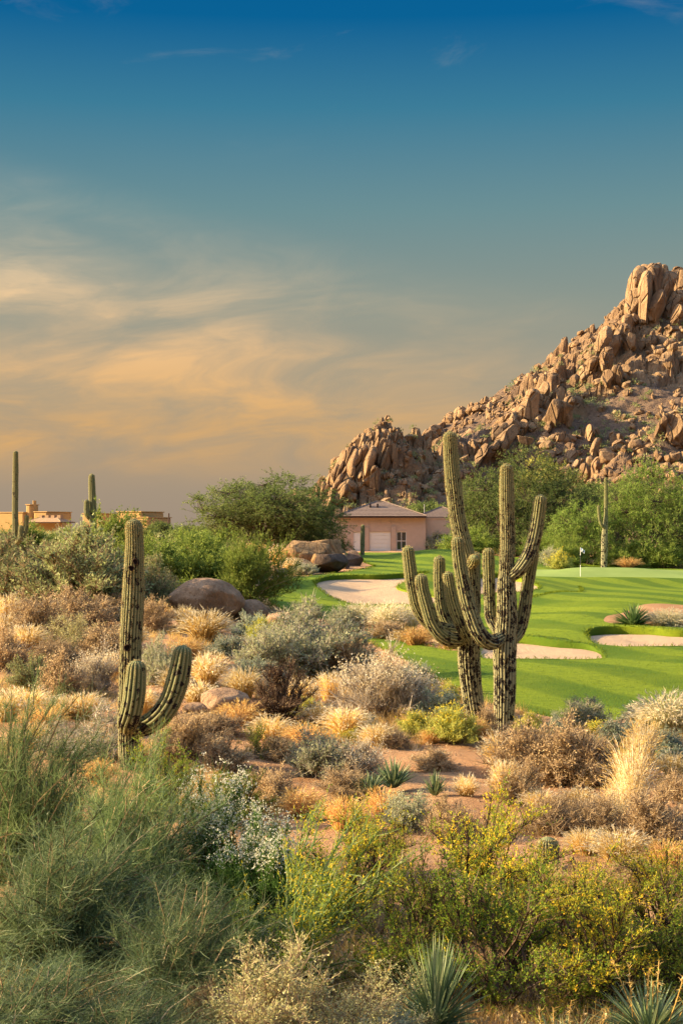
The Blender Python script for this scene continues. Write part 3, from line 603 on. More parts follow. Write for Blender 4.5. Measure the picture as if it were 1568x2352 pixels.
def saguaro(label, depth, trunk, arms, view, base_extra=.25, ribs=21, seed=1, scar=(.6, .55, .35), age=(.9, .5, .1), stp=.05, spines=True, aribs=14, group=None, holes=()):
    """trunk / arms: (x, y, halfwidth[, towards]) rows in zoomed-picture units, base to tip; view maps them to the frame; towards = metres nearer the camera"""
    k = depth / FPX; sx, ox, oy = view
    def rows(L_): return [tuple(px(ox + sx * r[0], oy + sx * r[1], depth) + np.array((0, -(r[3] if len(r) > 3 else 0), 0))) + (r[2] * sx * k,) for r in L_]
    tr = rows(trunk); gz = float(ground(tr[0][0], tr[0][1])); tr = [(tr[0][0], tr[0][1], min(gz, tr[0][2]) - base_extra, tr[0][3])] + tr
    root = thing('saguaro', label, 'cactus', (tr[1][0], tr[1][1], gz), 0, group); off = np.array((tr[1][0], tr[1][1], gz, 0))
    me, sp = limb([np.array(r) - off for r in tr], ribs, seed, scar, age, stp, 6, spines)
    o = link('trunk', me, root)
    if sp: tag(link('spines', sp, o), kind='stuff')
    for n_, a in enumerate(arms):
        me, sp = limb([np.array(r) - off for r in rows(a)], aribs, seed * 10 + n_, (scar[1] * .8, scar[1] * .6, scar[2] * .4), (age[1] * .6, age[2], .0), stp, 6, spines)
        o = link('arm', me, root)
        if sp: tag(link('spines', sp, o), kind='stuff')
    for hx, hy, hr, tw in holes:
        p = px(ox + sx * hx, oy + sx * hy, depth) - off[:3]; r = hr * sx * k; b_ = MB()
        an = np.linspace(0, 2 * np.pi, 15)[:-1]; rim = [(1.25, 0), (1.15, .35), (.95, .4), (.85, .1)]; VV = []
        wob = 1 + .12 * np.sin(an * 2 + hx) + .08 * np.sin(an * 3)
        for f, dpt in rim: VV.append(np.column_stack([np.cos(an) * r * f * wob, np.full(14, -dpt * r), np.sin(an) * r * f * wob * 1.1]))
        i = np.arange(14); j = (i + 1) % 14; FF = np.concatenate([np.stack([a_ * 14 + i, a_ * 14 + j, (a_ + 1) * 14 + j, (a_ + 1) * 14 + i], 1) for a_ in range(3)])
        b_.add(np.concatenate(VV), FF); h = link('nest_hole', b_.build('nest_hole'), root, SCAB); h.location = p + np.array((0, -tw, 0))
        c2 = MB(); c2.add(np.vstack([VV[3], [(0, -.05 * r, 0)]]), np.stack([i, j, np.full(14, 14)], 1)); link('hole_dark_disc', c2.build('hole_dark_disc'), h, DARK)  # black disc on the surface, painted as the hole's inner shade
    return root
VR = (.3052, 861.3, 976.1); VL = (.2686, 229.7, 1148.4); VF = (.3662, 0, 976.1); VG = (.3043, 1091, 1091)
saguaro('leaning many-armed saguaro on the left of the close pair beside the fairway', 30.6,
        [(757, 2210, 74), (742, 2100, 78), (722, 1950, 80), (702, 1750, 87), (702, 1600, 86), (712, 1450, 74), (716, 1250, 66), (698, 1040, 60), (655, 860, 62), (622, 700, 60), (600, 550, 60), (580, 380, 58), (566, 220, 55), (557, 45, 49)],
        [[(640, 1605, 50, .15), (560, 1605, 56, .3), (480, 1565, 54, .38), (415, 1470, 52, .4), (375, 1340, 50, .4), (345, 1220, 47, .4), (334, 1112, 43, .4)],
         [(640, 1560, 45, -.1), (520, 1540, 48, -.15), (400, 1490, 47, -.15), (322, 1380, 46, -.12), (285, 1230, 46, -.1), (262, 1060, 47, -.1), (243, 908, 43, -.1)],
         [(690, 1600, 40, .3), (640, 1500, 46, .42), (590, 1370, 47, .45), (556, 1250, 45, .45), (530, 1096, 40, .45)],
         [(670, 1600, 38, -.2), (570, 1520, 44, -.4), (515, 1400, 45, -.42), (498, 1250, 46, -.42), (496, 1100, 46, -.42), (494, 985, 42, -.42)],
         [(735, 1560, 34, -.2), (765, 1420, 38, -.38), (768, 1280, 39, -.4), (766, 1120, 39, -.4), (764, 955, 37, -.4)],
         [(705, 1060, 34, .05), (725, 1035, 40, .25), (735, 1003, 40, .40), (738, 985, 36, .45)]],
        VR, seed=1, scar=(.95, .85, .45), age=(.95, .6, .12))
saguaro('upright saguaro, right of the close pair, its trunk thick with black scars', 29.6,
        [(968, 2290, 72), (968, 2150, 78), (970, 2000, 82), (972, 1800, 84), (977, 1600, 84), (988, 1420, 80), (986, 1220, 70), (990, 1090, 57), (996, 920, 54), (993, 720, 54), (987, 520, 54), (985, 400, 50), (985, 287, 42)],
        [[(930, 1600, 50, .15), (850, 1625, 58, .38), (775, 1570, 58, .5), (715, 1440, 56, .52), (665, 1280, 53, .52), (632, 1120, 50, .52), (612, 980, 48, .52), (600, 834, 42, .52)],
         [(930, 1560, 40, -.2), (885, 1470, 43, -.35), (872, 1340, 43, -.38), (868, 1180, 44, -.38), (865, 1050, 45, -.38), (864, 922, 42, -.38)],
         [(1010, 1140, 46, .05), (1075, 1085, 52, .12), (1140, 990, 52, .15), (1185, 860, 50, .15), (1212, 720, 48, .15), (1228, 600, 46, .15), (1237, 521, 40, .15)],
         [(1010, 1630, 50, -.1), (1085, 1560, 50, -.2), (1125, 1430, 49, -.22), (1146, 1280, 47, -.22), (1168, 1130, 46, -.22), (1190, 1010, 43, -.22), (1200, 900, 40, -.22)]],
        VR, seed=2, scar=(1.0, 1.2, .85), age=(1, .75, .35))
saguaro('saguaro with two arms and black woodpecker holes standing behind the green shrubs', 24.8,
        [(258, 2420, 82), (250, 2200, 86), (244, 2000, 88), (244, 1800, 92), (254, 1600, 92), (264, 1400, 91), (271, 1200, 93), (280, 1000, 95), (286, 800, 91), (291, 600, 85), (294, 420, 78), (291, 270, 73), (286, 157, 66)],
        [[(250, 1930, 70, .2), (268, 1880, 84, .40), (303, 1790, 90, .47), (332, 1650, 89, .5), (346, 1500, 84, .5), (352, 1341, 73, .5)],
         [(270, 1960, 77, 0), (400, 1925, 91, .05), (510, 1850, 97, .1), (595, 1735, 96, .1), (650, 1600, 94, .1), (690, 1440, 87, .1), (724, 1232, 73, .1)]],
        VL, seed=3, scar=(.9, .95, .35), age=(.6, .45, .12), holes=((318, 525, 20, .20), (285, 580, 20, .215), (252, 1252, 24, .235), (640, 1605, 14, .22)))
saguaro('tall slender saguaro with two stubby arms at the far left, seen against the sky', 74,
        [(98, 760, 22), (98, 690, 22), (97, 560, 19), (98, 420, 18), (99, 300, 18), (101, 160, 15)],
        [[(110, 735, 14, 0), (145, 715, 15, .1), (166, 660, 15, .1), (173, 562, 13, .1)], [(112, 740, 14, .2), (136, 715, 16, .4), (143, 680, 16, .4), (144, 627, 14, .4)], [(95, 720, 9, .2), (76, 700, 10, .3), (67, 668, 9, .3)]],
        VF, base_extra=1.2, seed=4, scar=(.3, .2, .1), age=(.4, .2, .1), stp=.08, ribs=14, aribs=12)
saguaro('short saguaro with one upright side arm rising above the green palo verde crown', 84,
        [(590, 780, 22), (586, 560, 22), (580, 450, 22), (577, 380, 21), (577, 304, 18)],
        [[(575, 590, 16, .1), (556, 565, 18, .3), (552, 520, 18, .3), (552, 467, 15, .3)]],
        VF, base_extra=1.0, seed=5, scar=(.3, .2, .1), age=(.3, .2, .1), stp=.08, ribs=14, aribs=12)
saguaro('slender pole-like saguaro with one raised left arm at the edge of the green', 117,
        [(970, 672, 24), (972, 560, 25), (974, 460, 24), (979, 385, 19), (984, 300, 15), (985, 180, 14), (984, 18, 12)],
        [[(972, 400, 11, .1), (946, 372, 13, .2), (931, 320, 12, .2), (924, 228, 10, .2)]],
        VG, seed=6, scar=(.7, .5, .1), age=(1, .9, .1), stp=.10, ribs=14, aribs=10)
saguaro('small single-stem saguaro in front of the pink house garage', 124,
        [(832, 1269, 4.6), (832, 1250, 5), (832.5, 1230, 5), (833, 1204, 4)], [], (1, 0, 0), seed=7, scar=(.15, .1, .05), age=(.4, .3, .2), stp=.10, ribs=14)

# ------------------------------------------------------------------ houses
STUC = plain('pink stucco', (.50, .36, .265), .9, .15, 2.5, .06, 30, .25, .02)
STUD = plain('stucco trim', (.50, .36, .26), .9, .15, 3, .06, 30, .25, .02)
WHITE = plain('white painted steel', (.72, .68, .60), .5, .4, 1.2, .04)
GLASS = plain('dark window glass', (.02, .028, .03), .06, .6)
GOLD = plain('ochre adobe stucco', (.44, .28, .11), .92, .12, 1.2, .08, 14, .3, .04)
TILE = plain('roof tile', (.20, .14, .105), .85, .2, 4, .22, 18, .3, .02)
TILEP = plain('pale clay tile', (.34, .22, .125), .85, .2, 3, .2, 18, .3, .02)
FASC = plain('dark fascia timber', (.06, .038, .03), .8, .2)
STEEL = plain('grey galvanised steel', (.30, .29, .27), .5, .5)
YH = 150.0; kH = YH / FPX
hx = lambda u: (u - CX) * kH
hz_ = lambda v: CAMZ - (v - HZ) * kH
hb = float(ground(hx(860), YH)) 
HS = thing('pink_house', 'low pink stucco house with hipped tile roof and white doors beyond the fairway', 'house', (0, 0, 0))
zt = hz_(1187)
def wall_with_openings(name, x0, x1, z0, z1, y, holes, parent, mt, th=.3):
    """a front wall with real openings: boxes tiled round the holes (x0,x1,z0,z1)"""
    xs_ = sorted({x0, x1, *[h[0] for h in holes], *[h[1] for h in holes]}); bl = []
    for a, c_ in zip(xs_[:-1], xs_[1:]):
        mid = (a + c_) / 2; hs = [h for h in holes if h[0] < mid < h[1]]; z = z0
        for h in sorted(hs, key=lambda q: q[2]):
            if h[2] > z + .001: bl.append((a, c_, y, y + th, z, h[2]))
            z = h[3]
        if z < z1: bl.append((a, c_, y, y + th, z, z1))
    return boxes(name, bl, parent, mt)
D1 = (hx(811), hx(829), hb - .3, hz_(1221)); GD = (hx(848), hx(897), hb - .3, hz_(1221)); WN = (hx(910), hx(933), hz_(1264), hz_(1221)); W2 = (hx(992), hx(1032), hz_(1240), hz_(1226))
wall_with_openings('front_wall', hx(752), hx(977), hb - .4, zt, YH, [D1, GD, WN], HS, STUC)
boxes('side_walls', [(hx(752), hx(752) + .3, YH + .3, YH + 8, hb - .4, zt), (hx(977) - .3, hx(977), YH + .3, YH + 8, hb - .4, zt), (hx(752) + .3, hx(977) - .3, YH + 7.7, YH + 8, hb - .4, zt)], HS, STUC)
boxes('wing_wall', [(hx(977), W2[0], YH + .6, YH + .9, hb - .4, hz_(1191)), (W2[0], W2[1], YH + .6, YH + .9, hb - .4, W2[2]), (W2[0], W2[1], YH + .6, YH + .9, W2[3], hz_(1191)), (W2[1], hx(1060), YH + .6, YH + .9, hb - .4, hz_(1191)), (hx(1060) - .3, hx(1060), YH + .9, YH + 7, hb - .4, hz_(1191))], HS, STUC)
boxes('parapet_cap', [(hx(977), hx(1061), YH + .52, YH + 1.0, hz_(1191), hz_(1188.5))], HS, STUD)
boxes('pilaster', [(hx(838), hx(847), YH - .12, YH, hb - .4, hz_(1211))], HS, STUD)
boxes('pilaster', [(hx(898), hx(909), YH - .12, YH, hb - .4, hz_(1209))], HS, STUD)
for u in (823, 848, 872, 896, 920): boxes('wall_vent', [(hx(u - 1.2), hx(u + 1.2), YH - .10, YH, hz_(1202), hz_(1196))], HS, STUD)
gd = boxes('garage_door', [(GD[0], GD[1], YH + .14, YH + .2, GD[2], GD[3])], HS, WHITE)
for k in range(5):
    z0 = hb + (GD[3] - hb) * k / 5; boxes('door_panel', [(GD[0] + .04, GD[1] - .04, YH + .11, YH + .138, z0 + .025, z0 + (GD[3] - hb) / 5 - .025)], gd, WHITE)
dr = boxes('side_door', [(D1[0], D1[1], YH + .14, YH + .2, D1[2], D1[3])], HS, WHITE)
for k in range(2): boxes('door_panel', [(D1[0] + .1, D1[1] - .1, YH + .115, YH + .138, hb + .2 + k * .95, hb + 1.0 + k * .95)], dr, WHITE)
def window(parent, q, y, nx, nz, fw=.07):
    o = boxes('window', [(q[0], q[0] + fw, y, y + .1, q[2], q[3]), (q[1] - fw, q[1], y, y + .1, q[2], q[3]), (q[0] + fw, q[1] - fw, y, y + .1, q[2], q[2] + fw), (q[0] + fw, q[1] - fw, y, y + .1, q[3] - fw, q[3])]
              + [(q[0] + (q[1] - q[0]) * i / nx - fw / 2.4, q[0] + (q[1] - q[0]) * i / nx + fw / 2.4, y + .004, y + .08, q[2] + fw, q[3] - fw) for i in range(1, nx)]
              + [(q[0] + fw, q[1] - fw, y + .008, y + .07, q[2] + (q[3] - q[2]) * j / nz - fw / 2.4, q[2] + (q[3] - q[2]) * j / nz + fw / 2.4) for j in range(1, nz)], parent, WHITE)
    for i in range(nx):
        for j in range(nz):
            a = q[0] + (q[1] - q[0]) * i / nx; c_ = q[0] + (q[1] - q[0]) * (i + 1) / nx; e = q[2] + (q[3] - q[2]) * j / nz; f = q[2] + (q[3] - q[2]) * (j + 1) / nz
            boxes('pane', [(a + .02, c_ - .02, y + .045, y + .055, e + .02, f - .02)], o, GLASS)
    return o
window(HS, WN, YH + .06, 2, 2); window(HS, W2, YH + .66, 3, 1)
def hip_roof(parent, x0, x1, y0, y1, z, rise, mt, rows=11, rw=None, name='roof'):
    """hipped roof built from overlapping courses of tile"""
    w = x1 - x0; d = y1 - y0; run = min(w, d) / 2 * .98; root = boxes(name, [(x0 + .05, x1 - .05, y0 + .05, y1 - .05, z - .16, z - .02)], parent, FASC)
    for k in range(rows):
        f0 = k / rows; f1 = (k + 1) / rows; b_ = MB(); lift = .06
        def ring(f, dz): 
            i = run * f; zz = z + rise * f + dz; return [(x0 + i, y0 + i, zz), (x1 - i, y0 + i, zz), (x1 - i, y1 - i, zz), (x0 + i, y1 - i, zz)]
        V = np.array(ring(f0, 0) + ring(f0, lift) + ring(min(f1 + .01, 1), .01)); F = []
        for a in range(2):
            for j in range(4): F.append((a * 4 + j, a * 4 + (j + 1) % 4, (a + 1) * 4 + (j + 1) % 4, (a + 1) * 4 + j))
        b_.add(V, F); link('tile_course', b_.build('tile_course', False), root, mt)
    i = run; zz = z + rise; rb = .09
    boxes('ridge_tile', [(x0 + i - .1, x1 - i + .1, y0 + i - rb, y1 - i + rb, zz - .02, zz + .08)], root, mt)
    for (cx_, cy_, ex, ey) in ((x0, y0, x0 + i, y0 + i), (x1, y0, x1 - i, y0 + i)):
        p0 = np.array((cx_, cy_, z + .06)); p1 = np.array((ex, ey, zz + .04)); n_ = 12
        b_ = MB()
        for q in range(n_):
            a = p0 + (p1 - p0) * q / n_; c_ = p0 + (p1 - p0) * (q + 1.05) / n_; sdv = unit(np.cross(p1 - p0, (0, 0, 1))) * .10; up = np.array((0, 0, .09))
            b_.add(np.array([a - sdv, a + up, a + sdv, c_ - sdv * .8, c_ + up * .8, c_ + sdv * .8]), np.array([(0, 1, 4, 3), (1, 2, 5, 4)]))
        link('hip_tiles', b_.build('hip_tiles', False), root, mt)
    return root
hip_roof(HS, hx(771), hx(979), YH - .6, YH + 8.4, hz_(1186), hz_(1154) - hz_(1186) + .15, TILE)
hip_roof(HS, hx(960), hx(1085), YH + 3.2, YH + 10, hz_(1187), 1.1, TILE, 9, name='rear_roof')
boxes('eave_cap', [(hx(752) - .03, hx(771), YH - .06, YH + 8.06, zt, zt + .12)], HS, STUD)
boxes('roof_vent', [(hx(849), hx(853), YH + 1.9, YH + 2.3, hz_(1165), hz_(1156))], HS, FASC); boxes('roof_vent', [(hx(866), hx(870), YH + 1.9, YH + 2.3, hz_(1165), hz_(1156))], HS, FASC)
def post(name, label, cat, u, v0, v1, y, r, mt):
    p = px(u, v0, y); h = (v0 - v1) * y / FPX; an = np.linspace(0, 2 * np.pi, 9)[:-1]; b_ = MB(); i = np.arange(8); j = (i + 1) % 8
    V = np.concatenate([np.column_stack([np.cos(an) * r * f, np.sin(an) * r * f, np.full(8, z)]) for f, z in ((1.8, 0), (1.8, .08), (1, .1), (.85, h))] + [[(0, 0, h)]])
    F = np.concatenate([np.stack([a * 8 + i, a * 8 + j, (a + 1) * 8 + j, (a + 1) * 8 + i], 1) for a in range(3)]); b_.add(V, F); b_.add(V, np.stack([24 + i, 24 + j, np.full(8, 32)], 1))
    o = link(name, b_.build(name, False), None, mt); o.location = p; return tag(o, label, cat)
post('flue_pipe', 'thin pale pipe sticking up behind the pink house roof', 'pipe', 974, 1184, 1158, 156, .05, STEEL)
post('utility_post', 'thin dark post beside the ochre adobe house at far left', 'post', 388, 1232, 1179, 268, .16, FASC)
# adobe house on the far left
YA = 280.0; kA = YA / FPX; ax = lambda zx: (.3662 * zx - CX) * kA; azz = lambda zy: CAMZ - (976.1 + .3662 * zy - HZ) * kA
gA = float(ground(ax(500), YA)) - 1
AH = thing('adobe_house', 'ochre flat-roofed adobe house behind shrubs on the left horizon', 'house')
def block(name, x0, x1, zt_, y0, y1, cap=True):
    o = boxes(name, [(ax(x0), ax(x1), YA + y0, YA + y1, gA, azz(zt_))], AH, GOLD, .25)
    if cap: boxes('parapet_cap', [(ax(x0) - .12, ax(x1) + .12, YA + y0 - .12, YA + y1 + .12, azz(zt_) - .02, azz(zt_) + .18)], o, GOLD, .06)
    return o
block('side_block', -160, 40, 548, 2, 12); block('tower_block', 36, 70, 498, 3, 6); block('centre_block', 118, 218, 545, 2, 11); block('rear_block', 400, 540, 556, 6, 16)
rb_ = block('right_block', 768, 941, 548, 0, 9); lb_ = block('low_block', 946, 1046, 584, -3, 6)
boxes('chimney', [(ax(66), ax(74), YA + 4, YA + 5, azz(600), azz(468))], AH, GOLD, .05)
boxes('porch_wall', [(ax(190), ax(425), YA - 3, YA - 2.6, gA, azz(612))], AH, GOLD)
hip_roof(AH, ax(182), ax(455), YA - 4.5, YA + .8, azz(609), azz(578) - azz(609), TILEP, 8, name='tile_roof')
for u in (262, 310, 352, 398): boxes('roof_vent', [(ax(u - 12), ax(u + 12), YA - 2.4, YA - 1.4, azz(592), azz(566))], AH, TILEP)
for u in (1010, 1028): boxes('canale', [(ax(u - 5), ax(u + 5), YA - 3.5, YA - 3, azz(606), azz(600))], lb_, FASC)
boxes('window', [(ax(845), ax(872), YA - .08, YA, azz(600), azz(572))], rb_, GLASS)
_c = Vector((ax(500), YA, 0)); _r = R(-22); AH.rotation_euler = (0, 0, _r); AH.location = _c - Matrix.Rotation(_r, 3, 'Z') @ _c
# ------------------------------------------------------------------ the pin on the green
p = hit(1332, 1325); FL = thing('golf_flagstick', 'thin golf flagstick with white flag standing in the putting green', 'flag', p)
k = p[1] / FPX; H = 68 * k
b_ = MB(); an = np.linspace(0, 2 * np.pi, 7)[:-1]; i = np.arange(6); j = (i + 1) % 6
def cyl(name, r0, r1, z0, z1, mt, parent):
    b_ = MB(); V = np.concatenate([np.column_stack([np.cos(an) * r, np.sin(an) * r, np.full(6, z)]) for r, z in ((r0, z0), (r1, z1))]); b_.add(V, np.stack([i, j, j + 6, i + 6], 1)); b_.add(V[6:], np.array([[0, 1, 2, 3, 4, 5]])); return link(name, b_.build(name), parent, mt)
cyl('pole', .024, .024, 0, .85, WHITE, FL); cyl('pole_band', .026, .026, .85, 1.55, plain('dark pole paint', (.03, .03, .035), .5), FL); cyl('pole_top', .022, .018, 1.55, H, WHITE, FL)
cyl('cup', .06, .06, -.01, .015, DARK, FL)
gx, gz2 = np.meshgrid(np.linspace(0, 1, 13), np.linspace(0, 1, 9)); fx = .02 + .30 * gx - .06 * gx * gz2; fz = H - .03 - .27 * gz2 - .22 * gx ** 1.3 * (1 - .3 * gz2); fy = .07 * np.sin(gx * 9 + gz2 * 2) * gx ** .5
q = np.arange(8 * 12); r_ = q // 12; c_ = q % 12; a = r_ * 13 + c_
m, t, b = mat('flag cloth'); co = N(t, 'ShaderNodeTexCoord').outputs['Object']; b.inputs['Roughness'].default_value = .8
t.links.new(mixc(t, step(t, noise(t, 7, 1, .5, co), .64, .68), (.85, .86, .88), (.05, .06, .10)), b.inputs['Base Color'])
f = link('flag_cloth', mesh('flag_cloth', np.column_stack([fx.ravel(), fy.ravel(), fz.ravel()]), [np.stack([a, a + 1, a + 14, a + 13], 1)]), FL, m)
so = f.modifiers.new('cloth', 'SOLIDIFY'); so.thickness = .006

# ------------------------------------------------------------------ boulders
BOULD = [mesh('boulder', *(lambda vf: (vf[0], [vf[1]]))(rock_geo(100 + s, 5, 4, .72, .95, .07)), smooth=True, mats=[MATS['boulder granite']]) for s in range(5)]
rockmat('pile rock', (.17, .10, .05), (.29, .175, .08), (.42, .265, .12), 1.2, .2, .45, .5)
PILE = [mesh('boulder', *(lambda vf: (vf[0], [vf[1]]))(rock_geo(120 + s, 5, 13, .5, .85, .06, False, .97)), smooth=True, mats=[MATS['pile rock']]) for s in range(5)]
def boulder(label, u, v, w, h, var, rz=0, tilt=0, dp=.85, sink=.18, group=None, pile=False, dark=False):
    p = hit(u, v); k = p[1] / FPX; o = link('boulder', (PILE if pile else BOULD)[var % 5], None); hw = w * k / 2; hh = h * k / 2 * (1 + sink)
    if dark: o.material_slots[0].link = 'OBJECT'; o.material_slots[0].material = MATS['dark rock']  # shaded look comes from this darker colour
    o.scale = (hw, hw * dp, hh); o.rotation_euler = (0, R(tilt), R(rz)); o.location = (p[0], p[1] + hw * dp * .6, p[2] + hh - 2 * hh * sink); return tag(o, label, 'boulder', group)
boulder('large smooth rounded red-brown boulder behind the golden grass', 470, 1412, 180, 86, 0, 20, 4)
boulder('smaller pale domed boulder leaning against the large brown one', 574, 1430, 92, 54, 1, 60)
boulder('low dark boulder half hidden behind the grey-green brush', 652, 1436, 90, 30, 2, 10)
boulder('flat pale tan boulder lying in golden grass beside the two-armed saguaro', 512, 1640, 130, 58, 3, 40)
boulder('small flat pink rock left of the flat tan boulder', 448, 1640, 60, 26, 4, 10)
boulder('large sunlit orange rock at the top of the rock pile by the house', 706, 1302, 104, 66, 1, 15, -6, pile=True)
boulder('long shade-darkened rock at the front right of the rock pile', 757, 1316, 86.4, 45.6, 2, 5, pile=True, dark=True)
boulder('shade-darkened rounded rock at the right end of the rock pile', 812, 1301, 52.8, 38.4, 3, 50, pile=True, dark=True)
boulder('small shade-darkened rock wedged between the two bigger ones', 790, 1307, 32, 28, 4, 80, pile=True, dark=True)
boulder('low brown rock at the left foot of the rock pile', 690, 1316, 74.4, 36, 0, 120, pile=True)
boulder('brown rock on top of the pile behind the sunlit one', 745, 1290, 100.8, 52.8, 4, 200, pile=True)
boulder('tan rock at the left foot of the pile among yellow tufts', 640, 1322, 50, 18, 1, 240, pile=True)
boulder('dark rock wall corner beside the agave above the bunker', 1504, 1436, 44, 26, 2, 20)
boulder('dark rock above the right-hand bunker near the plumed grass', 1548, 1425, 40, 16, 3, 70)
boulder('pale flat stone on bare soil near the barrel cactus', 1310, 1958, 30, 12, 3, 0)
# sandy rise on the right with plumed grass

# ------------------------------------------------------------------ plant building
def ribbons(P, Wd, g, flat=None):
    """P (n,k,3) centre lines, Wd (n,k) half widths -> flat strips facing at random"""
    n, k, _ = P.shape; T = unit(np.gradient(P, axis=1)); Rn = unit(g.normal(size=(n, 1, 3))) if flat is None else flat
    Sd = unit(np.cross(T, np.broadcast_to(Rn, T.shape))); V = np.stack([P - Sd * Wd[..., None], P + Sd * Wd[..., None]], 2)
    a = (np.arange(n)[:, None] * k + np.arange(k - 1)[None]).ravel() * 2
    return V.reshape(-1, 3), np.stack([a, a + 1, a + 3, a + 2], 1), 2 * k
def tubes(P, Wd, sides=4):
    n, k, _ = P.shape; T = unit(np.gradient(P, axis=1)); ref = np.broadcast_to(np.array((.31, .17, .93)), T.shape)
    A = unit(np.cross(T, ref)); Bn = np.cross(T, A); an = np.arange(sides) / sides * 2 * np.pi
    V = P[:, :, None] + (A[:, :, None] * np.cos(an)[None, None, :, None] + Bn[:, :, None] * np.sin(an)[None, None, :, None]) * Wd[:, :, None, None]
    base = (np.arange(n)[:, None, None] * k + np.arange(k - 1)[None, :, None]) * sides; s = np.arange(sides)[None, None]
    s2 = (s + 1) % sides; F = np.stack([base + s, base + s2, base + sides + s2, base + sides + s], -1).reshape(-1, 4)
    return V.reshape(-1, 3), F, k * sides
def bez(a, c, b, k):
    t = np.linspace(0, 1, k)[None, :, None]; return (1 - t) ** 2 * a[:, None] + 2 * t * (1 - t) * c[:, None] + t * t * b[:, None]
def leaves(C, D, g, l, w, jit=.35):
    """diamond leaves at C pointing along D"""
    n = len(C); D = unit(D + g.normal(size=(n, 3)) * jit); Sd = unit(np.cross(D, g.normal(size=(n, 3)))); up = np.cross(D, Sd)
    ll = (l * g.uniform(.6, 1.3, (n, 1))); ww = (w * g.uniform(.7, 1.2, (n, 1)))
    V = np.stack([C - Sd * ww, C + Sd * ww + up * ww * .4, C + D * ll], 1)
    i = np.arange(n) * 3; return V.reshape(-1, 3), np.stack([i, i + 1, i + 2], 1)
def dome(g, n, rx, rz, shell, lumps):
    """points through a lumpy half dome, mostly near its skin"""
    d = unit(g.normal(size=(n, 3))); d[:, 2] = np.abs(d[:, 2]) ** .8 * .98 + .02; d = unit(d)
    r = g.rand(n) ** shell; f = np.ones(n)
    for c_, w_, a_ in lumps: f += a_ * np.exp(-(1 - d @ c_) / w_)
    return d * r[:, None] * f[:, None] * np.array((rx, rx, rz))
def mk_shrub(seed, Wd, H, prim=60, pw=.008, twig=2500, tl=.2, tw=.004, tseg=3, leaf=3500, ll=.03, lw=.011, shell=.35, up=.5, jit=.55, curl=.15, flower=0, fs=.02, fzone=.6, lobes=7, lob=.3, base=.07, lean=(0, 0), green_twigs=False, t0=.35, tops=False, leafy0=.15):
    g = np.random.RandomState(seed); rx = Wd / 2
    lum = [(unit(g.normal(size=3) * (1, 1, .6) + (0, 0, .5)), g.uniform(.05, .2), g.uniform(-lob, lob)) for _ in range(lobes)]
    E = dome(g, prim, rx * .86, H * .88, shell, lum); A0 = np.column_stack([g.normal(size=(prim, 2)) * base * Wd, np.full(prim, -.04)])
    E[:, 0] += lean[0] * E[:, 2]; E[:, 1] += lean[1] * E[:, 2]
    Cn = A0 * .5 + E * np.array((.28, .28, .62)) + g.normal(size=(prim, 3)) * .05 * Wd
    P = bez(A0, Cn, E, 7); P[:, 1:] += np.cumsum(g.normal(size=(prim, 6, 3)), 1) * .012 * Wd
    st = MB(); fo = MB(); fl = MB()
    wd = pw * np.linspace(1.25, .35, 7)[None] * g.uniform(.6, 1.3, (prim, 1)); V, F, k = tubes(P, wd, 3); st.add(V, F, np.repeat(g.rand(prim), k))
    i = g.randint(0, prim, twig); tt = t0 + (1 - t0) * g.rand(twig) ** .8; f = tt * 6; f0 = np.minimum(f.astype(int), 5); fr = (f - f0)[:, None]
    Q = P[i, f0] * (1 - fr) + P[i, f0 + 1] * fr; tan = unit(P[i, f0 + 1] - P[i, f0])
    outw = unit(Q * np.array((1, 1, .6)) + 1e-3)
    D = unit(outw * (1 - up) * .6 + tan * .5 + np.array((lean[0] * .6, lean[1] * .6, up)) + g.normal(size=(twig, 3)) * jit)
    ln = tl * g.uniform(.45, 1.3, (twig, 1)); mid = Q + D * ln * .55 + g.normal(size=(twig, 3)) * tl * curl * .5; end = Q + D * ln + g.normal(size=(twig, 3)) * tl * curl + np.array((0, 0, -.0))
    TP = bez(Q, mid, end, tseg); twd = tw * np.linspace(1, .25, tseg)[None] * g.uniform(.7, 1.3, (twig, 1)); V, F, k = ribbons(TP, twd, g)
    (fo if green_twigs else st).add(V, F, np.repeat(np.clip(g.rand(twig) * .8 + .2 * g.rand(twig), 0, 1), k))
    if leaf:
        i = g.randint(0, twig, leaf); t_ = leafy0 + (1 - leafy0) * g.rand(leaf); f = t_ * (tseg - 1); f0 = np.minimum(f.astype(int), tseg - 2); fr = (f - f0)[:, None]
        C = TP[i, f0] * (1 - fr) + TP[i, f0 + 1] * fr + g.normal(size=(leaf, 3)) * ll * .3; Dl = D[i] + g.normal(size=(leaf, 3)) * .7
        V, F = leaves(C, Dl, g, ll, lw); fo.add(V, F, np.repeat(np.clip(.62 * g.rand(twig)[i] + .38 * g.rand(leaf), 0, 1), 3))
    if flower:
        cand = np.nonzero(end[:, 2] > H * fzone * g.uniform(.8, 1.1, twig))[0]; i = cand[g.randint(0, len(cand), flower)] if len(cand) else g.randint(0, twig, flower)
        C = end[i] + g.normal(size=(flower, 3)) * fs * 1.2; V, F = leaves(C, g.normal(size=(flower, 3)) + (0, 0, .6), g, fs, fs * .42); fl.add(V, F, np.repeat(g.rand(flower), 3))
    return {'stems': st, 'foliage': fo, 'flowers': fl, 'W': Wd, 'H': H}
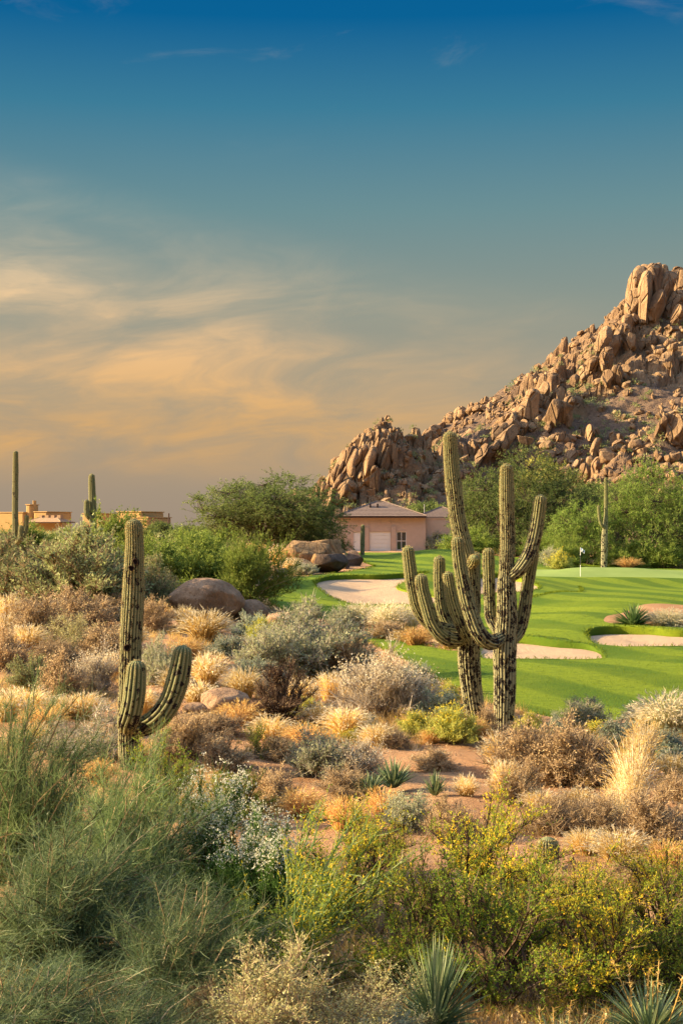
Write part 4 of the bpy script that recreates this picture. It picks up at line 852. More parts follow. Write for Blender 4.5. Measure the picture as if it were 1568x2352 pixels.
def mk_grass(seed, Wd, H, n=260, w=.004, seg=5, droop=.5, base=.16, plume=0, pl=.12, stiff=.0):
    g = np.random.RandomState(seed); an = g.rand(n) * 6.283; lean = g.rand(n) ** .7 * Wd / 2 * .9; h = H * g.uniform(.55, 1.0, n) * (1 - .35 * (lean / (Wd / 2)) ** 2)
    A0 = np.column_stack([np.cos(an), np.sin(an), np.zeros(n)]) * (g.rand(n, 1) ** .5) * Wd * base; dr = np.column_stack([np.cos(an), np.sin(an), np.zeros(n)])
    E = A0 + dr * lean[:, None] + np.column_stack([g.normal(size=(n, 2)) * .04 * Wd, h * (1 - droop * g.rand(n) * lean / (Wd / 2))]); Cn = A0 + dr * lean[:, None] * .25 + np.column_stack([np.zeros((n, 2)), h * .85])
    A0[:, 2] -= .03; P = bez(A0, Cn, E, seg); wd = w * np.array([.9, 1.1, .9, .6, .15])[:seg][None] * g.uniform(.6, 1.3, (n, 1)); b_ = MB(); V, F, k = ribbons(P, wd, g); b_.add(V, F, np.repeat(g.rand(n), k))
    fl = MB()
    if plume:
        i = g.randint(0, n, plume); f = 1 - g.rand(plume) * .30; ff = f * (seg - 1); f0 = np.minimum(ff.astype(int), seg - 2); fr = (ff - f0)[:, None]; C = P[i, f0] * (1 - fr) + P[i, f0 + 1] * fr
        V, F = leaves(C, unit(P[i, -1] - P[i, -2]), g, pl, pl * .09, .35); fl.add(V, F, np.repeat(g.rand(plume), 3))
    return {'blades': b_, 'plumes': fl, 'W': Wd, 'H': H}
def mk_yucca(seed, Wd, H, n=220, w=.016, low=-.1, stalks=0):
    g = np.random.RandomState(seed); z = g.uniform(low, 1, n); an = np.arange(n) * 2.39996 + g.normal(size=n) * .2; rr_ = np.sqrt(np.clip(1 - z * z, 0, 1)); D = np.column_stack([rr_ * np.cos(an), rr_ * np.sin(an), z])
    ln = g.uniform(.75, 1.0, n); A0 = D * .05 * Wd + np.array((0, 0, .12 * H)); E = A0 + D * ln[:, None] * np.array((Wd / 2, Wd / 2, H * .85)); Cn = (A0 + E) / 2 + np.array((0, 0, .06 * H)); P = bez(A0, Cn, E, 6)
    b_ = MB(); wd = w * np.array([.9, 1, .95, .75, .45, .04])[None] * g.uniform(.8, 1.2, (n, 1)); T = unit(np.gradient(P, axis=1)); sdv = unit(np.cross(T, np.array((0, 0, 1.)))); upv = np.cross(sdv, T)
    V = np.stack([P - sdv * wd[..., None] + upv * wd[..., None] * .5, P, P + sdv * wd[..., None] + upv * wd[..., None] * .5], 2); k = 6; a = (np.arange(n)[:, None] * k + np.arange(k - 1)[None]).ravel() * 3
    b_.add(V.reshape(-1, 3), np.concatenate([np.stack([a + q, a + q + 1, a + q + 4, a + q + 3], 1) for q in (0, 1)]), np.repeat(g.rand(n), k * 3))
    fl = MB()
    if stalks:
        a0 = g.normal(size=(stalks, 3)) * .05 * Wd; e = a0 + np.column_stack([g.normal(size=(stalks, 2)) * .16 * Wd, H * g.uniform(1.0, 1.25, stalks)]); P = bez(a0, (a0 + e) / 2 + g.normal(size=(stalks, 3)) * .03, e, 6); V, F, k = tubes(P, .006 * np.linspace(1, .5, 6)[None] + 0 * P[..., 0], 4); fl.add(V, F, np.repeat(g.rand(stalks), k))
        m_ = stalks * 34; i = g.randint(0, stalks, m_); f = 2.8 + 2.19 * g.rand(m_); f0 = f.astype(int); fr = (f - f0)[:, None]; C = P[i, f0] * (1 - fr) + P[i, np.minimum(f0 + 1, 5)] * fr; D2 = g.normal(size=(m_, 3)) + (0, 0, .8); V, F = leaves(C, D2, g, .06, .0045); fl.add(V, F, np.repeat(g.rand(m_), 3))
    return {'blades': b_, 'dry_stalks': fl, 'W': Wd, 'H': H}
def mk_tree(seed, Wd, H, lobes, trunk_h, n_cl=420, per=55, ll=.11, lw=.028, sig=.30, droop=.25, trunks=3, tr=.13, bare=.0, flowers=0):
    """lobes: (x,y,z,rx,rz) as fractions of Wd and H"""
    g = np.random.RandomState(seed); tk = MB(); cr_ = MB(); Lc = np.array([(a * Wd, b_ * Wd, c_ * H) for a, b_, c_, *_ in lobes]); Lr = np.array([(q[3] * Wd, q[4] * H) for q in lobes])
    nb = len(lobes); A0 = np.column_stack([g.normal(size=(nb, 2)) * .035 * Wd, np.full(nb, -.15)]); 
    fork = np.column_stack([A0[:, :2] + g.normal(size=(nb, 2)) * .05 * Wd, trunk_h * H * g.uniform(.6, 1.2, nb)]); Cn = fork + np.column_stack([(Lc - fork)[:, :2] * .25, (Lc - fork)[:, 2] * .45])
    E = Lc + np.column_stack([np.zeros((nb, 2)), Lr[:, 1] * .5]); P = np.concatenate([bez(A0, (A0 + fork) / 2 + g.normal(size=(nb, 3)) * .02 * Wd, fork, 5)[:, :-1], bez(fork, Cn, E, 7)], 1); nk = P.shape[1]
    P[:, 2:] += np.cumsum(g.normal(size=(nb, nk - 2, 3)), 1) * .010 * Wd
    V, F, k = tubes(P, tr * np.linspace(1, .12, nk)[None] * g.uniform(.55, 1.1, (nb, 1)), 7); tk.add(V, F, np.repeat(g.rand(nb), k))
    li = g.choice(nb, n_cl, p=(Lr[:, 0] ** 2 * Lr[:, 1]) / (Lr[:, 0] ** 2 * Lr[:, 1]).sum()); d = unit(g.normal(size=(n_cl, 3))); r = g.rand(n_cl) ** .42
    Cc = Lc[li] + d * r[:, None] * np.column_stack([Lr[li, 0], Lr[li, 0], Lr[li, 1]]) * (1 + .3 * n3(d + Lc[li], 1.1, seed))[:, None]; Cc[:, 2] = np.maximum(Cc[:, 2], .10 * H)
    # a twig from the nearest limb point to every leaf cluster
    flat = P[:, 5:].reshape(-1, 3); 
    dist = ((Cc[:, None] - flat[None]) ** 2 * np.array((1, 1, 1.4))).sum(-1) + 3 * np.clip(flat[None, :, 2] - Cc[:, None, 2], 0, None) ** 2; S0 = flat[dist.argmin(1)]
    TP = bez(S0, (S0 + Cc) / 2 + np.column_stack([g.normal(size=(n_cl, 2)) * .04 * Wd, .05 * H * g.rand(n_cl)]), Cc, 6); V, F, k = tubes(TP, tr * .16 * np.linspace(1, .2, 6)[None] * g.uniform(.5, 1.2, (n_cl, 1)), 3); tk.add(V, F, np.repeat(g.rand(n_cl), k))
    # sprays: each cluster is a handful of drooping twigs set with leaves
    ns = 6; si = np.repeat(np.arange(n_cl), ns); D = unit((Cc - Lc[li])[si] / np.maximum(Lr[li, :1][si], .1) * .7 + np.array((0, 0, .15)) + g.normal(size=(n_cl * ns, 3)) * .75); ln = sig * Wd / 8 * g.uniform(.6, 1.6, (n_cl * ns, 1))
    a = Cc[si] + g.normal(size=(n_cl * ns, 3)) * sig * Wd / 8 * .3; e = a + D * ln * 1.6; e[:, 2] -= droop * ln[:, 0]; SP = bez(a, a + D * ln * .9, e, 3); V, F, k = ribbons(SP, .009 * np.linspace(1, .4, 3)[None] + 0 * SP[..., 0], g); tk.add(V, F, np.repeat(g.rand(len(a)), k))
    m_ = n_cl * per; i = g.randint(0, len(a), m_); f = g.rand(m_) * 1.99; f0 = f.astype(int); fr = (f - f0)[:, None]; C = SP[i, f0] * (1 - fr) + SP[i, f0 + 1] * fr + g.normal(size=(m_, 3)) * ll * .35
    cv = np.clip(g.rand(n_cl)[si[i]] * .55 + .45 * g.rand(m_), 0, 1); V, F = leaves(C, D[i] + g.normal(size=(m_, 3)) * .8, g, ll, lw); cr_.add(V, F, np.repeat(cv, 3))
    return {'trunk': tk, 'crown': cr_, 'W': Wd, 'H': H}

# ------------------------------------------------------------------ plant materials
bark = plain('dark bark', (.07, .048, .034), .95, .1, 12, .3, 30, .5, .03)
LM = leafmat
LM('twig brown', [(0, (.16, .11, .06)), (.5, (.30, .21, .115)), (1, (.50, .38, .22))], 0.2)
LM('twig grey', [(0, (.24, .20, .15)), (.5, (.40, .34, .26)), (1, (.60, .52, .40))], 0.2)
LM('twig dark', [(0, (0.039, 0.024, 0.017)), (.6, (0.094, 0.057, 0.035)), (1, (0.176, 0.110, 0.066))], .1)
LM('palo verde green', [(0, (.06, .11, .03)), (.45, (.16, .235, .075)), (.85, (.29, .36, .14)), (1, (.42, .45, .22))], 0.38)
LM('palo verde shade', [(0, (.035, .06, .02)), (.45, (.085, .125, .045)), (.85, (.18, .22, .10)), (1, (.36, .37, .22))], 0.3)  # darker copy of the green: shade of the lower-left bushes put into the leaf colour
LM('creosote leaf', [(0, (.07, .135, .014)), (.45, (.15, .235, .025)), (.75, (.30, .34, .03)), (1, (.60, .44, .035))], 0.46)
LM('creosote bright', [(0, (.13, .20, .02)), (.42, (.27, .32, .03)), (.68, (.54, .44, .03)), (.88, (.80, .50, .03)), (1, (.80, .42, .03))], 0.5)
LM('yellow bloom', [(0, (0.550, 0.360, 0.020)), (.5, (0.680, 0.500, 0.030)), (1, (0.750, 0.620, 0.080))], .4)
LM('desert broom leaf', [(0, (0.045, 0.100, 0.018)), (.6, (0.100, 0.180, 0.035)), (1, (0.170, 0.260, 0.060))], .35)
LM('white bloom', [(0, (.50, .48, .32)), (.6, (.70, .67, .50)), (1, (.84, .80, .66))], 0.4, .8, .05)
LM('bursage leaf', [(0, (.34, .225, .11)), (.5, (.54, .38, .19)), (.85, (.69, .52, .28)), (1, (.80, .66, .40))], 0.48)
LM('bursage dark', [(0, (.26, .17, .085)), (.5, (.44, .305, .155)), (1, (.66, .49, .27))], 0.45)
LM('golden straw', [(0, (.42, .26, .07)), (.4, (.62, .41, .12)), (.8, (.76, .55, .20)), (1, (.82, .68, .34))], 0.45)
LM('orange straw', [(0, (.40, .21, .07)), (.5, (.60, .34, .11)), (1, (.74, .49, .20))], 0.45)
LM('pale straw', [(0, (.52, .42, .24)), (.5, (.70, .60, .38)), (1, (.84, .77, .58))], 0.45)
LM('fountain grass', [(0, (.40, .38, .16)), (.5, (.60, .54, .26)), (1, (.80, .72, .42))], 0.45)
LM('sage leaf', [(0, (.20, .22, .11)), (.5, (.34, .35, .185)), (1, (.52, .51, .31))], 0.42)
LM('blue sage leaf', [(0, (.15, .18, .11)), (.5, (.26, .30, .19)), (1, (.42, .45, .31))], 0.4)
LM('jojoba leaf', [(0, (.13, .16, .055)), (.5, (.235, .265, .10)), (.9, (.36, .36, .16)), (1, (.50, .41, .21))], 0.42)
LM('bright shrub leaf', [(0, (0.105, 0.152, 0.023)), (.5, (0.189, 0.252, 0.042)), (1, (0.336, 0.357, 0.074))], .4)
LM('rabbitbrush leaf', [(0, (.20, .23, .04)), (.5, (.38, .38, .08)), (1, (.60, .55, .15))], 0.42)
LM('mesquite leaf', [(0, (.07, .105, .022)), (.5, (.135, .18, .045)), (1, (.24, .28, .085))], 0.45)
LM('tree leaf bright', [(0, (.10, .165, .025)), (.5, (.185, .26, .045)), (1, (.31, .37, .085))], 0.5)
LM('yucca blade', [(0, (0.085, 0.130, 0.055)), (.5, (0.150, 0.200, 0.090)), (1, (0.280, 0.310, 0.150))], .25, .5)
LM('agave blade', [(0, (0.050, 0.100, 0.030)), (.6, (0.100, 0.160, 0.050)), (1, (0.190, 0.250, 0.090))], .2, .45)
LM('thorn leaf', [(0, (.28, .28, .10)), (.5, (.50, .47, .19)), (1, (.76, .70, .36))], 0.45)
# kind -> (list of builders, {part: material}, category)
KIND = {}
def kind(key, name, cat, mats_, *gens): KIND[key] = {'name': name, 'cat': cat, 'mats': mats_, 'gens': gens, 'built': [None] * len(gens)}
def build(key, i):
    K = KIND[key]; i %= len(K['gens'])
    if K['built'][i] is None:
        r = K['gens'][i](); parts = []
        for pn, ob in r.items():
            if isinstance(ob, MB) and ob.n:
                me = ob.build(pn, False); me.materials.append(MATS[K['mats'][pn]]); parts.append((pn, me))
        V = np.concatenate([np.concatenate(ob.V) for ob in r.values() if isinstance(ob, MB) and ob.n])
        lo, hi_ = np.percentile(V[:, :2], [1.5, 98.5], axis=0); K['built'][i] = (parts, float((hi_ - lo).mean()), float(np.percentile(V[:, 2], 99)))
    return K['built'][i]
def S_(**k): return lambda: mk_shrub(**k)
def G_(**k): return lambda: mk_grass(**k)
kind('broom', 'palo_verde', 'shrub', {'stems': 'twig brown', 'foliage': 'palo verde green', 'flowers': 'golden straw'},
     *[S_(seed=s, Wd=2.6, H=2.1, prim=210, pw=.010, twig=18000, tl=.23, tw=.0026, tseg=3, leaf=7000, ll=.022, lw=.005, shell=.4, up=.45, jit=.68, curl=.25, lobes=10, lob=.35, green_twigs=True, t0=.22, lean=(.14, 0)) for s in (1, 2)])
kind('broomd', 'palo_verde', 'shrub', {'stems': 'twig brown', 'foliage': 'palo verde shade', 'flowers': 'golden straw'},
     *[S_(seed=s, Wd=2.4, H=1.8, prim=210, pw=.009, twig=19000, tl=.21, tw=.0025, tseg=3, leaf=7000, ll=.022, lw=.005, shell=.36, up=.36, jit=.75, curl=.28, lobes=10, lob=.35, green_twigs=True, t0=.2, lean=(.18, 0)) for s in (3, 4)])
kind('dbroom', 'desert_broom', 'shrub', {'stems': 'twig brown', 'foliage': 'desert broom leaf', 'flowers': 'white bloom'},
     *[S_(seed=s, Wd=1.3, H=1.2, prim=60, pw=.008, twig=4200, tl=.2, tw=.003, leaf=15000, ll=.038, lw=.006, shell=.3, up=.75, jit=.3, flower=4600, fs=.020, fzone=.62, green_twigs=True, lobes=8, lob=.3) for s in (5, 6)])
kind('creo', 'creosote_bush', 'shrub', {'stems': 'twig dark', 'foliage': 'creosote leaf', 'flowers': 'yellow bloom'},
     *[S_(seed=s, Wd=2.0, H=1.5, prim=34, pw=.013, twig=1500, tl=.24, tw=.0035, leaf=14000, ll=.026, lw=.0062, shell=.30, up=.55, jit=.5, flower=0, fs=.022, fzone=.6, base=.05, lobes=9, lob=.35, t0=.42, leafy0=.35) for s in (7, 8, 9)])
kind('creoy', 'creosote_bush', 'shrub', {'stems': 'twig dark', 'foliage': 'creosote bright', 'flowers': 'yellow bloom'},
     *[S_(seed=s, Wd=2.0, H=1.4, prim=36, pw=.012, twig=1600, tl=.22, tw=.0035, leaf=13500, ll=.026, lw=.0062, shell=.32, up=.55, jit=.5, flower=0, fs=.022, fzone=.5, base=.05, lobes=9, lob=.35, t0=.42, leafy0=.35) for s in (10, 11)])
kind('paloopen', 'palo_verde', 'shrub', {'stems': 'palo verde green', 'foliage': 'creosote bright', 'flowers': 'yellow bloom'},
     S_(seed=12, Wd=2.0, H=1.6, prim=34, pw=.010, twig=1300, tl=.20, tw=.004, tseg=3, leaf=7000, ll=.028, lw=.007, shell=.25, up=.35, jit=.55, base=.03, lobes=7, lob=.45, t0=.3, lean=(.45, 0), curl=.25))
kind('burs', 'bursage', 'shrub', {'stems': 'twig brown', 'foliage': 'bursage leaf', 'flowers': 'pale straw'},
     *[S_(seed=s, Wd=1.2, H=.7, prim=90, pw=.005, twig=4200, tl=.13, tw=.0042, leaf=9000, ll=.026, lw=.008, shell=.28, up=.42, jit=.65, curl=.3, lobes=9, lob=.3) for s in (13, 14, 15)])
kind('bursd', 'bursage', 'shrub', {'stems': 'twig brown', 'foliage': 'bursage dark', 'flowers': 'pale straw'},
     *[S_(seed=s, Wd=1.2, H=.6, prim=90, pw=.006, twig=4200, tl=.14, tw=.0042, leaf=4200, ll=.024, lw=.008, shell=.3, up=.45, jit=.7, curl=.35, lobes=9, lob=.3) for s in (16, 17)])
kind('greybrush', 'grey_brush', 'shrub', {'stems': 'twig grey', 'foliage': 'bursage leaf', 'flowers': 'pale straw'},
     *[S_(seed=s, Wd=1.6, H=1.0, prim=80, pw=.006, twig=4200, tl=.24, tw=.0045, tseg=4, leaf=5000, ll=.03, lw=.008, shell=.3, up=.8, jit=.4, curl=.2, flower=2200, fs=.03, fzone=.5, lobes=9, lob=.35) for s in (18, 19)])
kind('sage', 'brittlebush', 'shrub', {'stems': 'twig grey', 'foliage': 'sage leaf', 'flowers': 'pale straw'},
     *[S_(seed=s, Wd=1.6, H=.9, prim=70, pw=.006, twig=3200, tl=.2, tw=.004, leaf=10500, ll=.04, lw=.013, shell=.28, up=.6, jit=.5, lobes=10, lob=.3) for s in (20, 21, 22)])
kind('bsage', 'sagebrush', 'shrub', {'stems': 'twig grey', 'foliage': 'blue sage leaf', 'flowers': 'pale straw'},
     *[S_(seed=s, Wd=1.0, H=.5, prim=50, pw=.005, twig=2000, tl=.12, tw=.003, leaf=8500, ll=.03, lw=.009, shell=.22, up=.6, jit=.5, lobes=8, lob=.2) for s in (23, 24)])
kind('joj', 'jojoba', 'shrub', {'stems': 'twig brown', 'foliage': 'jojoba leaf', 'flowers': 'pale straw'},
     *[S_(seed=s, Wd=3.6, H=2.3, prim=110, pw=.014, twig=6500, tl=.34, tw=.008, leaf=15000, ll=.085, lw=.024, shell=.26, up=.72, jit=.42, lobes=12, lob=.3) for s in (25, 26)])
kind('gshrub', 'green_shrub', 'shrub', {'stems': 'twig brown', 'foliage': 'bright shrub leaf', 'flowers': 'golden straw'},
     *[S_(seed=s, Wd=3.4, H=2.2, prim=90, pw=.014, twig=6500, tl=.42, tw=.007, tseg=4, leaf=15000, ll=.085, lw=.021, shell=.27, up=.6, jit=.5, lobes=12, lob=.35, green_twigs=True) for s in (27, 28)])
kind('rabbit', 'rabbitbrush', 'shrub', {'stems': 'twig brown', 'foliage': 'rabbitbrush leaf', 'flowers': 'yellow bloom'},
     *[S_(seed=s, Wd=.9, H=.6, prim=60, pw=.005, twig=2400, tl=.16, tw=.004, leaf=5500, ll=.04, lw=.008, shell=.26, up=.75, jit=.4, flower=350, fs=.03, green_twigs=True, lobes=8) for s in (29, 30)])
kind('bloom', 'yellow_flowers', 'flowers', {'stems': 'twig brown', 'foliage': 'rabbitbrush leaf', 'flowers': 'yellow bloom'},
     S_(seed=31, Wd=.5, H=.28, prim=40, pw=.004, twig=900, tl=.09, tw=.003, leaf=1800, ll=.03, lw=.008, shell=.25, up=.7, jit=.4, flower=500, fs=.022, fzone=.35, green_twigs=True))
kind('vtwig', 'dead_shrub', 'shrub', {'stems': 'twig dark', 'foliage': 'bursage dark', 'flowers': 'pale straw'},
     S_(seed=32, Wd=1.3, H=1.25, prim=60, pw=.009, twig=4200, tl=.2, tw=.0045, leaf=1600, ll=.025, lw=.007, shell=.22, up=.75, jit=.45, base=.03, lobes=9, lob=.35, t0=.45))
kind('thorn', 'thornbush', 'shrub', {'stems': 'twig brown', 'foliage': 'thorn leaf', 'flowers': 'pale straw'},
     *[S_(seed=s, Wd=1.7, H=1.0, prim=70, pw=.007, twig=3400, tl=.15, tw=.0032, leaf=19000, ll=.022, lw=.0065, shell=.25, up=.45, jit=.8, curl=.4, lobes=12, lob=.4) for s in (33, 34)])
kind('cholla', 'bare_shrub', 'shrub', {'stems': 'twig grey', 'foliage': 'sage leaf', 'flowers': 'pale straw'},
     S_(seed=35, Wd=1.4, H=1.1, prim=34, pw=.012, twig=1400, tl=.16, tw=.005, leaf=3200, ll=.026, lw=.008, shell=.25, up=.4, jit=.8, curl=.4, base=.03, lobes=8, lob=.45))
kind('gold', 'dry_grass_tuft', 'grass tuft', {'blades': 'golden straw', 'plumes': 'pale straw'},
     *[G_(seed=s, Wd=.75, H=.5, n=520, w=.0042, plume=900, pl=.06) for s in (36, 37, 38)])
kind('orange', 'dry_grass_tuft', 'grass tuft', {'blades': 'orange straw', 'plumes': 'golden straw'},
     *[G_(seed=s, Wd=.8, H=.45, n=520, w=.0042, plume=900, pl=.06) for s in (39, 40)])
kind('tallgrass', 'tall_dry_grass', 'grass tuft', {'blades': 'pale straw', 'plumes': 'golden straw'},
     *[G_(seed=s, Wd=.8, H=1.1, n=420, w=.0045, plume=1800, pl=.06, droop=.2) for s in (41, 42)])
kind('fount', 'fountain_grass', 'grass tuft', {'blades': 'fountain grass', 'plumes': 'pale straw'},
     *[G_(seed=s, Wd=1.3, H=.9, n=700, w=.005, plume=3000, pl=.09, droop=.6) for s in (43, 44)])
kind('yuc', 'yucca', 'yucca', {'blades': 'yucca blade', 'dry_stalks': 'golden straw'},
     lambda: mk_yucca(45, 1.1, .75, 240, .015), lambda: mk_yucca(46, 1.1, .75, 240, .015, stalks=7), lambda: mk_yucca(47, 1.0, .6, 190, .015, .05))
kind('aga', 'agave', 'agave', {'blades': 'agave blade', 'dry_stalks': 'golden straw'}, lambda: mk_yucca(48, 1.7, 1.05, 150, .045, .0))
kind('syuc', 'small_yucca', 'yucca', {'blades': 'yucca blade', 'dry_stalks': 'golden straw'}, lambda: mk_yucca(49, .7, .6, 90, .018, .35))
_l1 = [(-.25, 0, .62, .2, .24), (.05, .1, .78, .24, .22), (.27, -.05, .6, .2, .25), (0, -.2, .58, .22, .25), (-.1, .22, .6, .2, .25), (.36, .05, .42, .14, .2), (-.38, .05, .45, .13, .2), (.12, -.1, .45, .22, .2)]
_l2 = [(-.28, .05, .45, .22, .32), (.02, 0, .68, .26, .3), (.28, 0, .48, .22, .32), (-.1, -.22, .4, .24, .3), (.15, -.22, .42, .22, .3), (-.4, 0, .3, .13, .25), (.4, -.05, .3, .13, .25), (0, .25, .5, .25, .3), (-.25, -.3, .16, .2, .16), (.25, -.3, .16, .2, .16), (0, -.36, .15, .2, .15), (-.42, -.1, .15, .14, .14), (.42, -.12, .15, .14, .14)]
kind('mesq', 'mesquite_tree', 'tree', {'trunk': 'dark bark', 'crown': 'mesquite leaf'}, lambda: mk_tree(50, 9, 6, _l1, .22, 500, 84, .11, .026, .32), lambda: mk_tree(51, 9, 6, _l2, .10, 600, 72, .12, .028, .34))
kind('pvtree', 'palo_verde_tree', 'tree', {'trunk': 'dark bark', 'crown': 'tree leaf bright'}, lambda: mk_tree(52, 9, 6.5, _l2, .10, 620, 72, .125, .028, .36, .4), lambda: mk_tree(53, 8, 5, _l2, .10, 500, 72, .125, .028, .34, .4))
kind('fartree', 'distant_tree', 'tree', {'trunk': 'dark bark', 'crown': 'mesquite leaf'}, lambda: mk_tree(54, 8, 4.5, _l2, .1, 230, 40, .26, .075, .4), lambda: mk_tree(55, 8, 4.5, _l1, .1, 230, 40, .26, .075, .4))
KIND['fary'] = dict(KIND['fartree'], name='distant_tree', mats={'trunk': 'dark bark', 'crown': 'rabbitbrush leaf'}, built=[None, None])
_cnt = [0]
def plant(key, label, u, v, w, h, var=None, rz=None, at=None, group=None, sink=0, lean=0):
    """a plant seen with its foot at (u,v), w x h frame pixels large"""
    g = random.Random(_cnt[0] * 13 + 5); _cnt[0] += 1
    p = hit(u, v) if at is None else px(u, v, at); parts, W0, H0 = build(key, g.randrange(9) if var is None else var); K = KIND[key]
    if at is not None: p[2] = float(ground(p[0], p[1])) - sink
    k = p[1] / FPX; f_ = .9 if key in ('burs', 'bursd', 'sage', 'gold', 'orange', 'greybrush', 'rabbit') else 1.0; s = f_ * w * k / W0; sz = h * k / H0
    o = thing(K['name'], label, K['cat'], p, 0, group); o.rotation_euler = (0, R(lean), g.uniform(0, 6.28) if rz is None else R(rz)); o.scale = (s, s, sz)
    for pn, me in parts:
        q = link(pn, me, o)
        if pn in ('flowers', 'foliage', 'plumes'): q['kind'] = 'stuff'
    return o

# ------------------------------------------------------------------ trees and large shrubs at the back
PL = plant
PL('mesq', 'dark airy mesquite tree left of the pink house, branches showing through', 612, 1268, 300, 178, 0, 20, at=120)
PL('mesq', 'dense rounded lower mesquite under the airy crown left of the house', 585, 1268, 210, 140, 1, 150, at=122)
PL('mesq', 'low dark mesquite spilling towards the pink house wall', 715, 1270, 150, 108, 1, 80, at=126)
PL('mesq', 'broad dull green mesquite behind the pair of big saguaros', 1200, 1285, 300, 225, 1, 10, at=136)
PL('pvtree', 'leafy palo verde between the pair of saguaros and the house', 1110, 1280, 150, 150, 1, 60, at=140)
PL('mesq', 'dark mesquite filling the shade behind the green', 1290, 1290, 200, 160, 0, 200, at=142)
PL('pvtree', 'low rounded grey-green palo verde left of the pole-like saguaro', 1335, 1296, 170, 132, 1, 120, at=126)
PL('pvtree', 'large bright green palo verde right of the pole-like saguaro', 1492, 1308, 250, 222, 0, 30, at=128)
PL('pvtree', 'bright green palo verde cut off by the right edge', 1640, 1308, 240, 215, 0, 150, at=132)
PL('mesq', 'dark green mesquite behind the pole-like saguaro', 1410, 1300, 170, 165, 0, 300, at=146)
PL('fary', 'yellow-green tree at the foot of the mountain above the saguaro pair', 1248, 1150, 165, 115, 0, 0, at=205, sink=-4.5)
PL('fartree', 'dark green tree behind the pink house roof', 985, 1190, 105, 62, 1, 40, at=190, sink=-2.0)
PL('fartree', 'dark green tree on the right behind the palo verdes under the rocks', 1385, 1190, 130, 90, 1, 90, at=195, sink=-2.5)
for k, (u, w, h, yy) in enumerate([(405, 60, 40, 170), (440, 75, 46, 150), (470, 60, 40, 190), (372, 60, 44, 200), (345, 70, 40, 160)]):
    PL('fartree', ['grey-green bush just right of the thin post', 'small rounded tree on the skyline between post and mesquite', 'low far bush touching the mesquite crown on the skyline', 'far bush at the foot of the ochre house low block', 'far bush just behind the nearest tall saguaro tip'][k], u, 1240, w, h, k % 2, k * 50, at=yy, sink=.3, group='bushes along the left skyline')
PL('gshrub', 'bright green palo verde shrub under the short one-armed saguaro', 225, 1330, 210, 150, 0, 10, at=70)
PL('gshrub', 'green shrub right of the two-armed saguaro tip', 345, 1330, 150, 120, 1, 60, at=66)
PL('gshrub', 'yellow-green shrub behind the large brown boulder', 450, 1355, 230, 130, 0, 100, at=66)
PL('gshrub', 'dark green shrub beside the fairway right of the large brown boulder', 555, 1380, 150, 150, 1, 200, at=64)
PL('joj', 'wide grey-green jojoba at the left edge under the tall slender saguaro', 40, 1395, 250, 148, 0, 30, at=56)
PL('joj', 'grey-green jojoba behind the dry brown brush left of the two-armed saguaro', 190, 1405, 260, 178, 1, 80, at=54)
PL('joj', 'olive jojoba just right of the two-armed saguaro upper trunk', 345, 1400, 120, 110, 0, 160, at=57)
PL('bursd', 'dark dead brush at the left edge beside the slender saguaro foot', 8, 1275, 70, 44, 0, 0, at=68)
PL('rabbit', 'yellow-green bush at the right foot of the mesquite by the green', 1290, 1286, 60, 44, 0, at=112)
for k, (key, u, v, w, h, lb) in enumerate([('bursd', 905, 1265, 60, 22, 'x'), ('sage', 1005, 1266, 70, 40, 'rounded grey-green bush below the house side window'), ('gold', 1045, 1268, 60, 26, 'golden tuft at the foot of the house right of its side window'), ('sage', 1100, 1270, 70, 34, 'rounded dry-topped bush behind the saguaro pair'), ('gold', 1130, 1272, 60, 24, 'golden tuft behind the saguaro pair near the mesquite'), ('gold', 1195, 1274, 50, 26, 'golden tuft under the mesquite right of the saguaro pair'), ('sage', 770, 1262, 60, 30, 'grey bush at the left corner of the pink house')]):
    if lb != 'x': PL(key, lb, u, v, w, h)
# ---- around the rock pile
PL('gold', 'bright golden tuft left of the sunlit orange rock', 642, 1298, 80, 46)
PL('gold', 'golden tuft at the front left of the rock pile', 668, 1318, 62, 36)
PL('orange', 'orange-brown dry brush above the rock pile', 640, 1270, 110, 40)
PL('orange', 'tawny dry brush below the mesquite trunk', 585, 1285, 90, 36)
PL('sage', 'grey bush in front of the rock pile', 700, 1320, 60, 26)
PL('gshrub', 'dark green shrub left of the rock pile at the grass edge', 590, 1335, 80, 70, 1)
# ---- desert band left of the fairway
PL('gold', 'bright golden tuft between the large boulder and the round green bush', 468, 1474, 140, 74)
PL('gold', 'pale golden tuft in front of the large brown boulder', 425, 1440, 70, 48)
PL('bsage', 'dark green bush touching the front of the pale domed boulder', 573, 1462, 76, 52)
PL('rabbit', 'yellow-green rabbitbrush below the pale domed boulder', 598, 1476, 74, 54)
PL('bsage', 'low round green bush right of the golden tuft', 520, 1508, 100, 46)
PL('sage', 'large grey-green brush mound in the middle of the desert', 715, 1545, 250, 145, 0)
PL('sage', 'grey-green brush on the left shoulder of the large brush mound', 625, 1555, 150, 110, 1)
PL('bsage', 'dark blue-green bush at the left foot of the large brush mound', 585, 1578, 110, 62)
PL('bursd', 'dark brown brush at the right end of the large grey-green mound', 800, 1550, 120, 90)
PL('sage', 'pale sage beside the left grass bank', 700, 1440, 90, 56)
PL('fount', 'pale plumed grass in front of the left bunker', 835, 1450, 95, 66)
PL('fount', 'plumed grass next to the left saguaro of the pair', 890, 1455, 90, 70)
PL('sage', 'sage tuft between the plumed grasses below the left bunker', 790, 1452, 80, 56)
PL('fount', 'green plumed grass with a dark shadow behind the left saguaro arms', 935, 1452, 90, 62)
PL('orange', 'pinkish dry brush strip above the narrow grass strip', 955, 1482, 110, 42)
PL('burs', 'pinkish brush at the left end of the dry strip', 885, 1466, 100, 38)
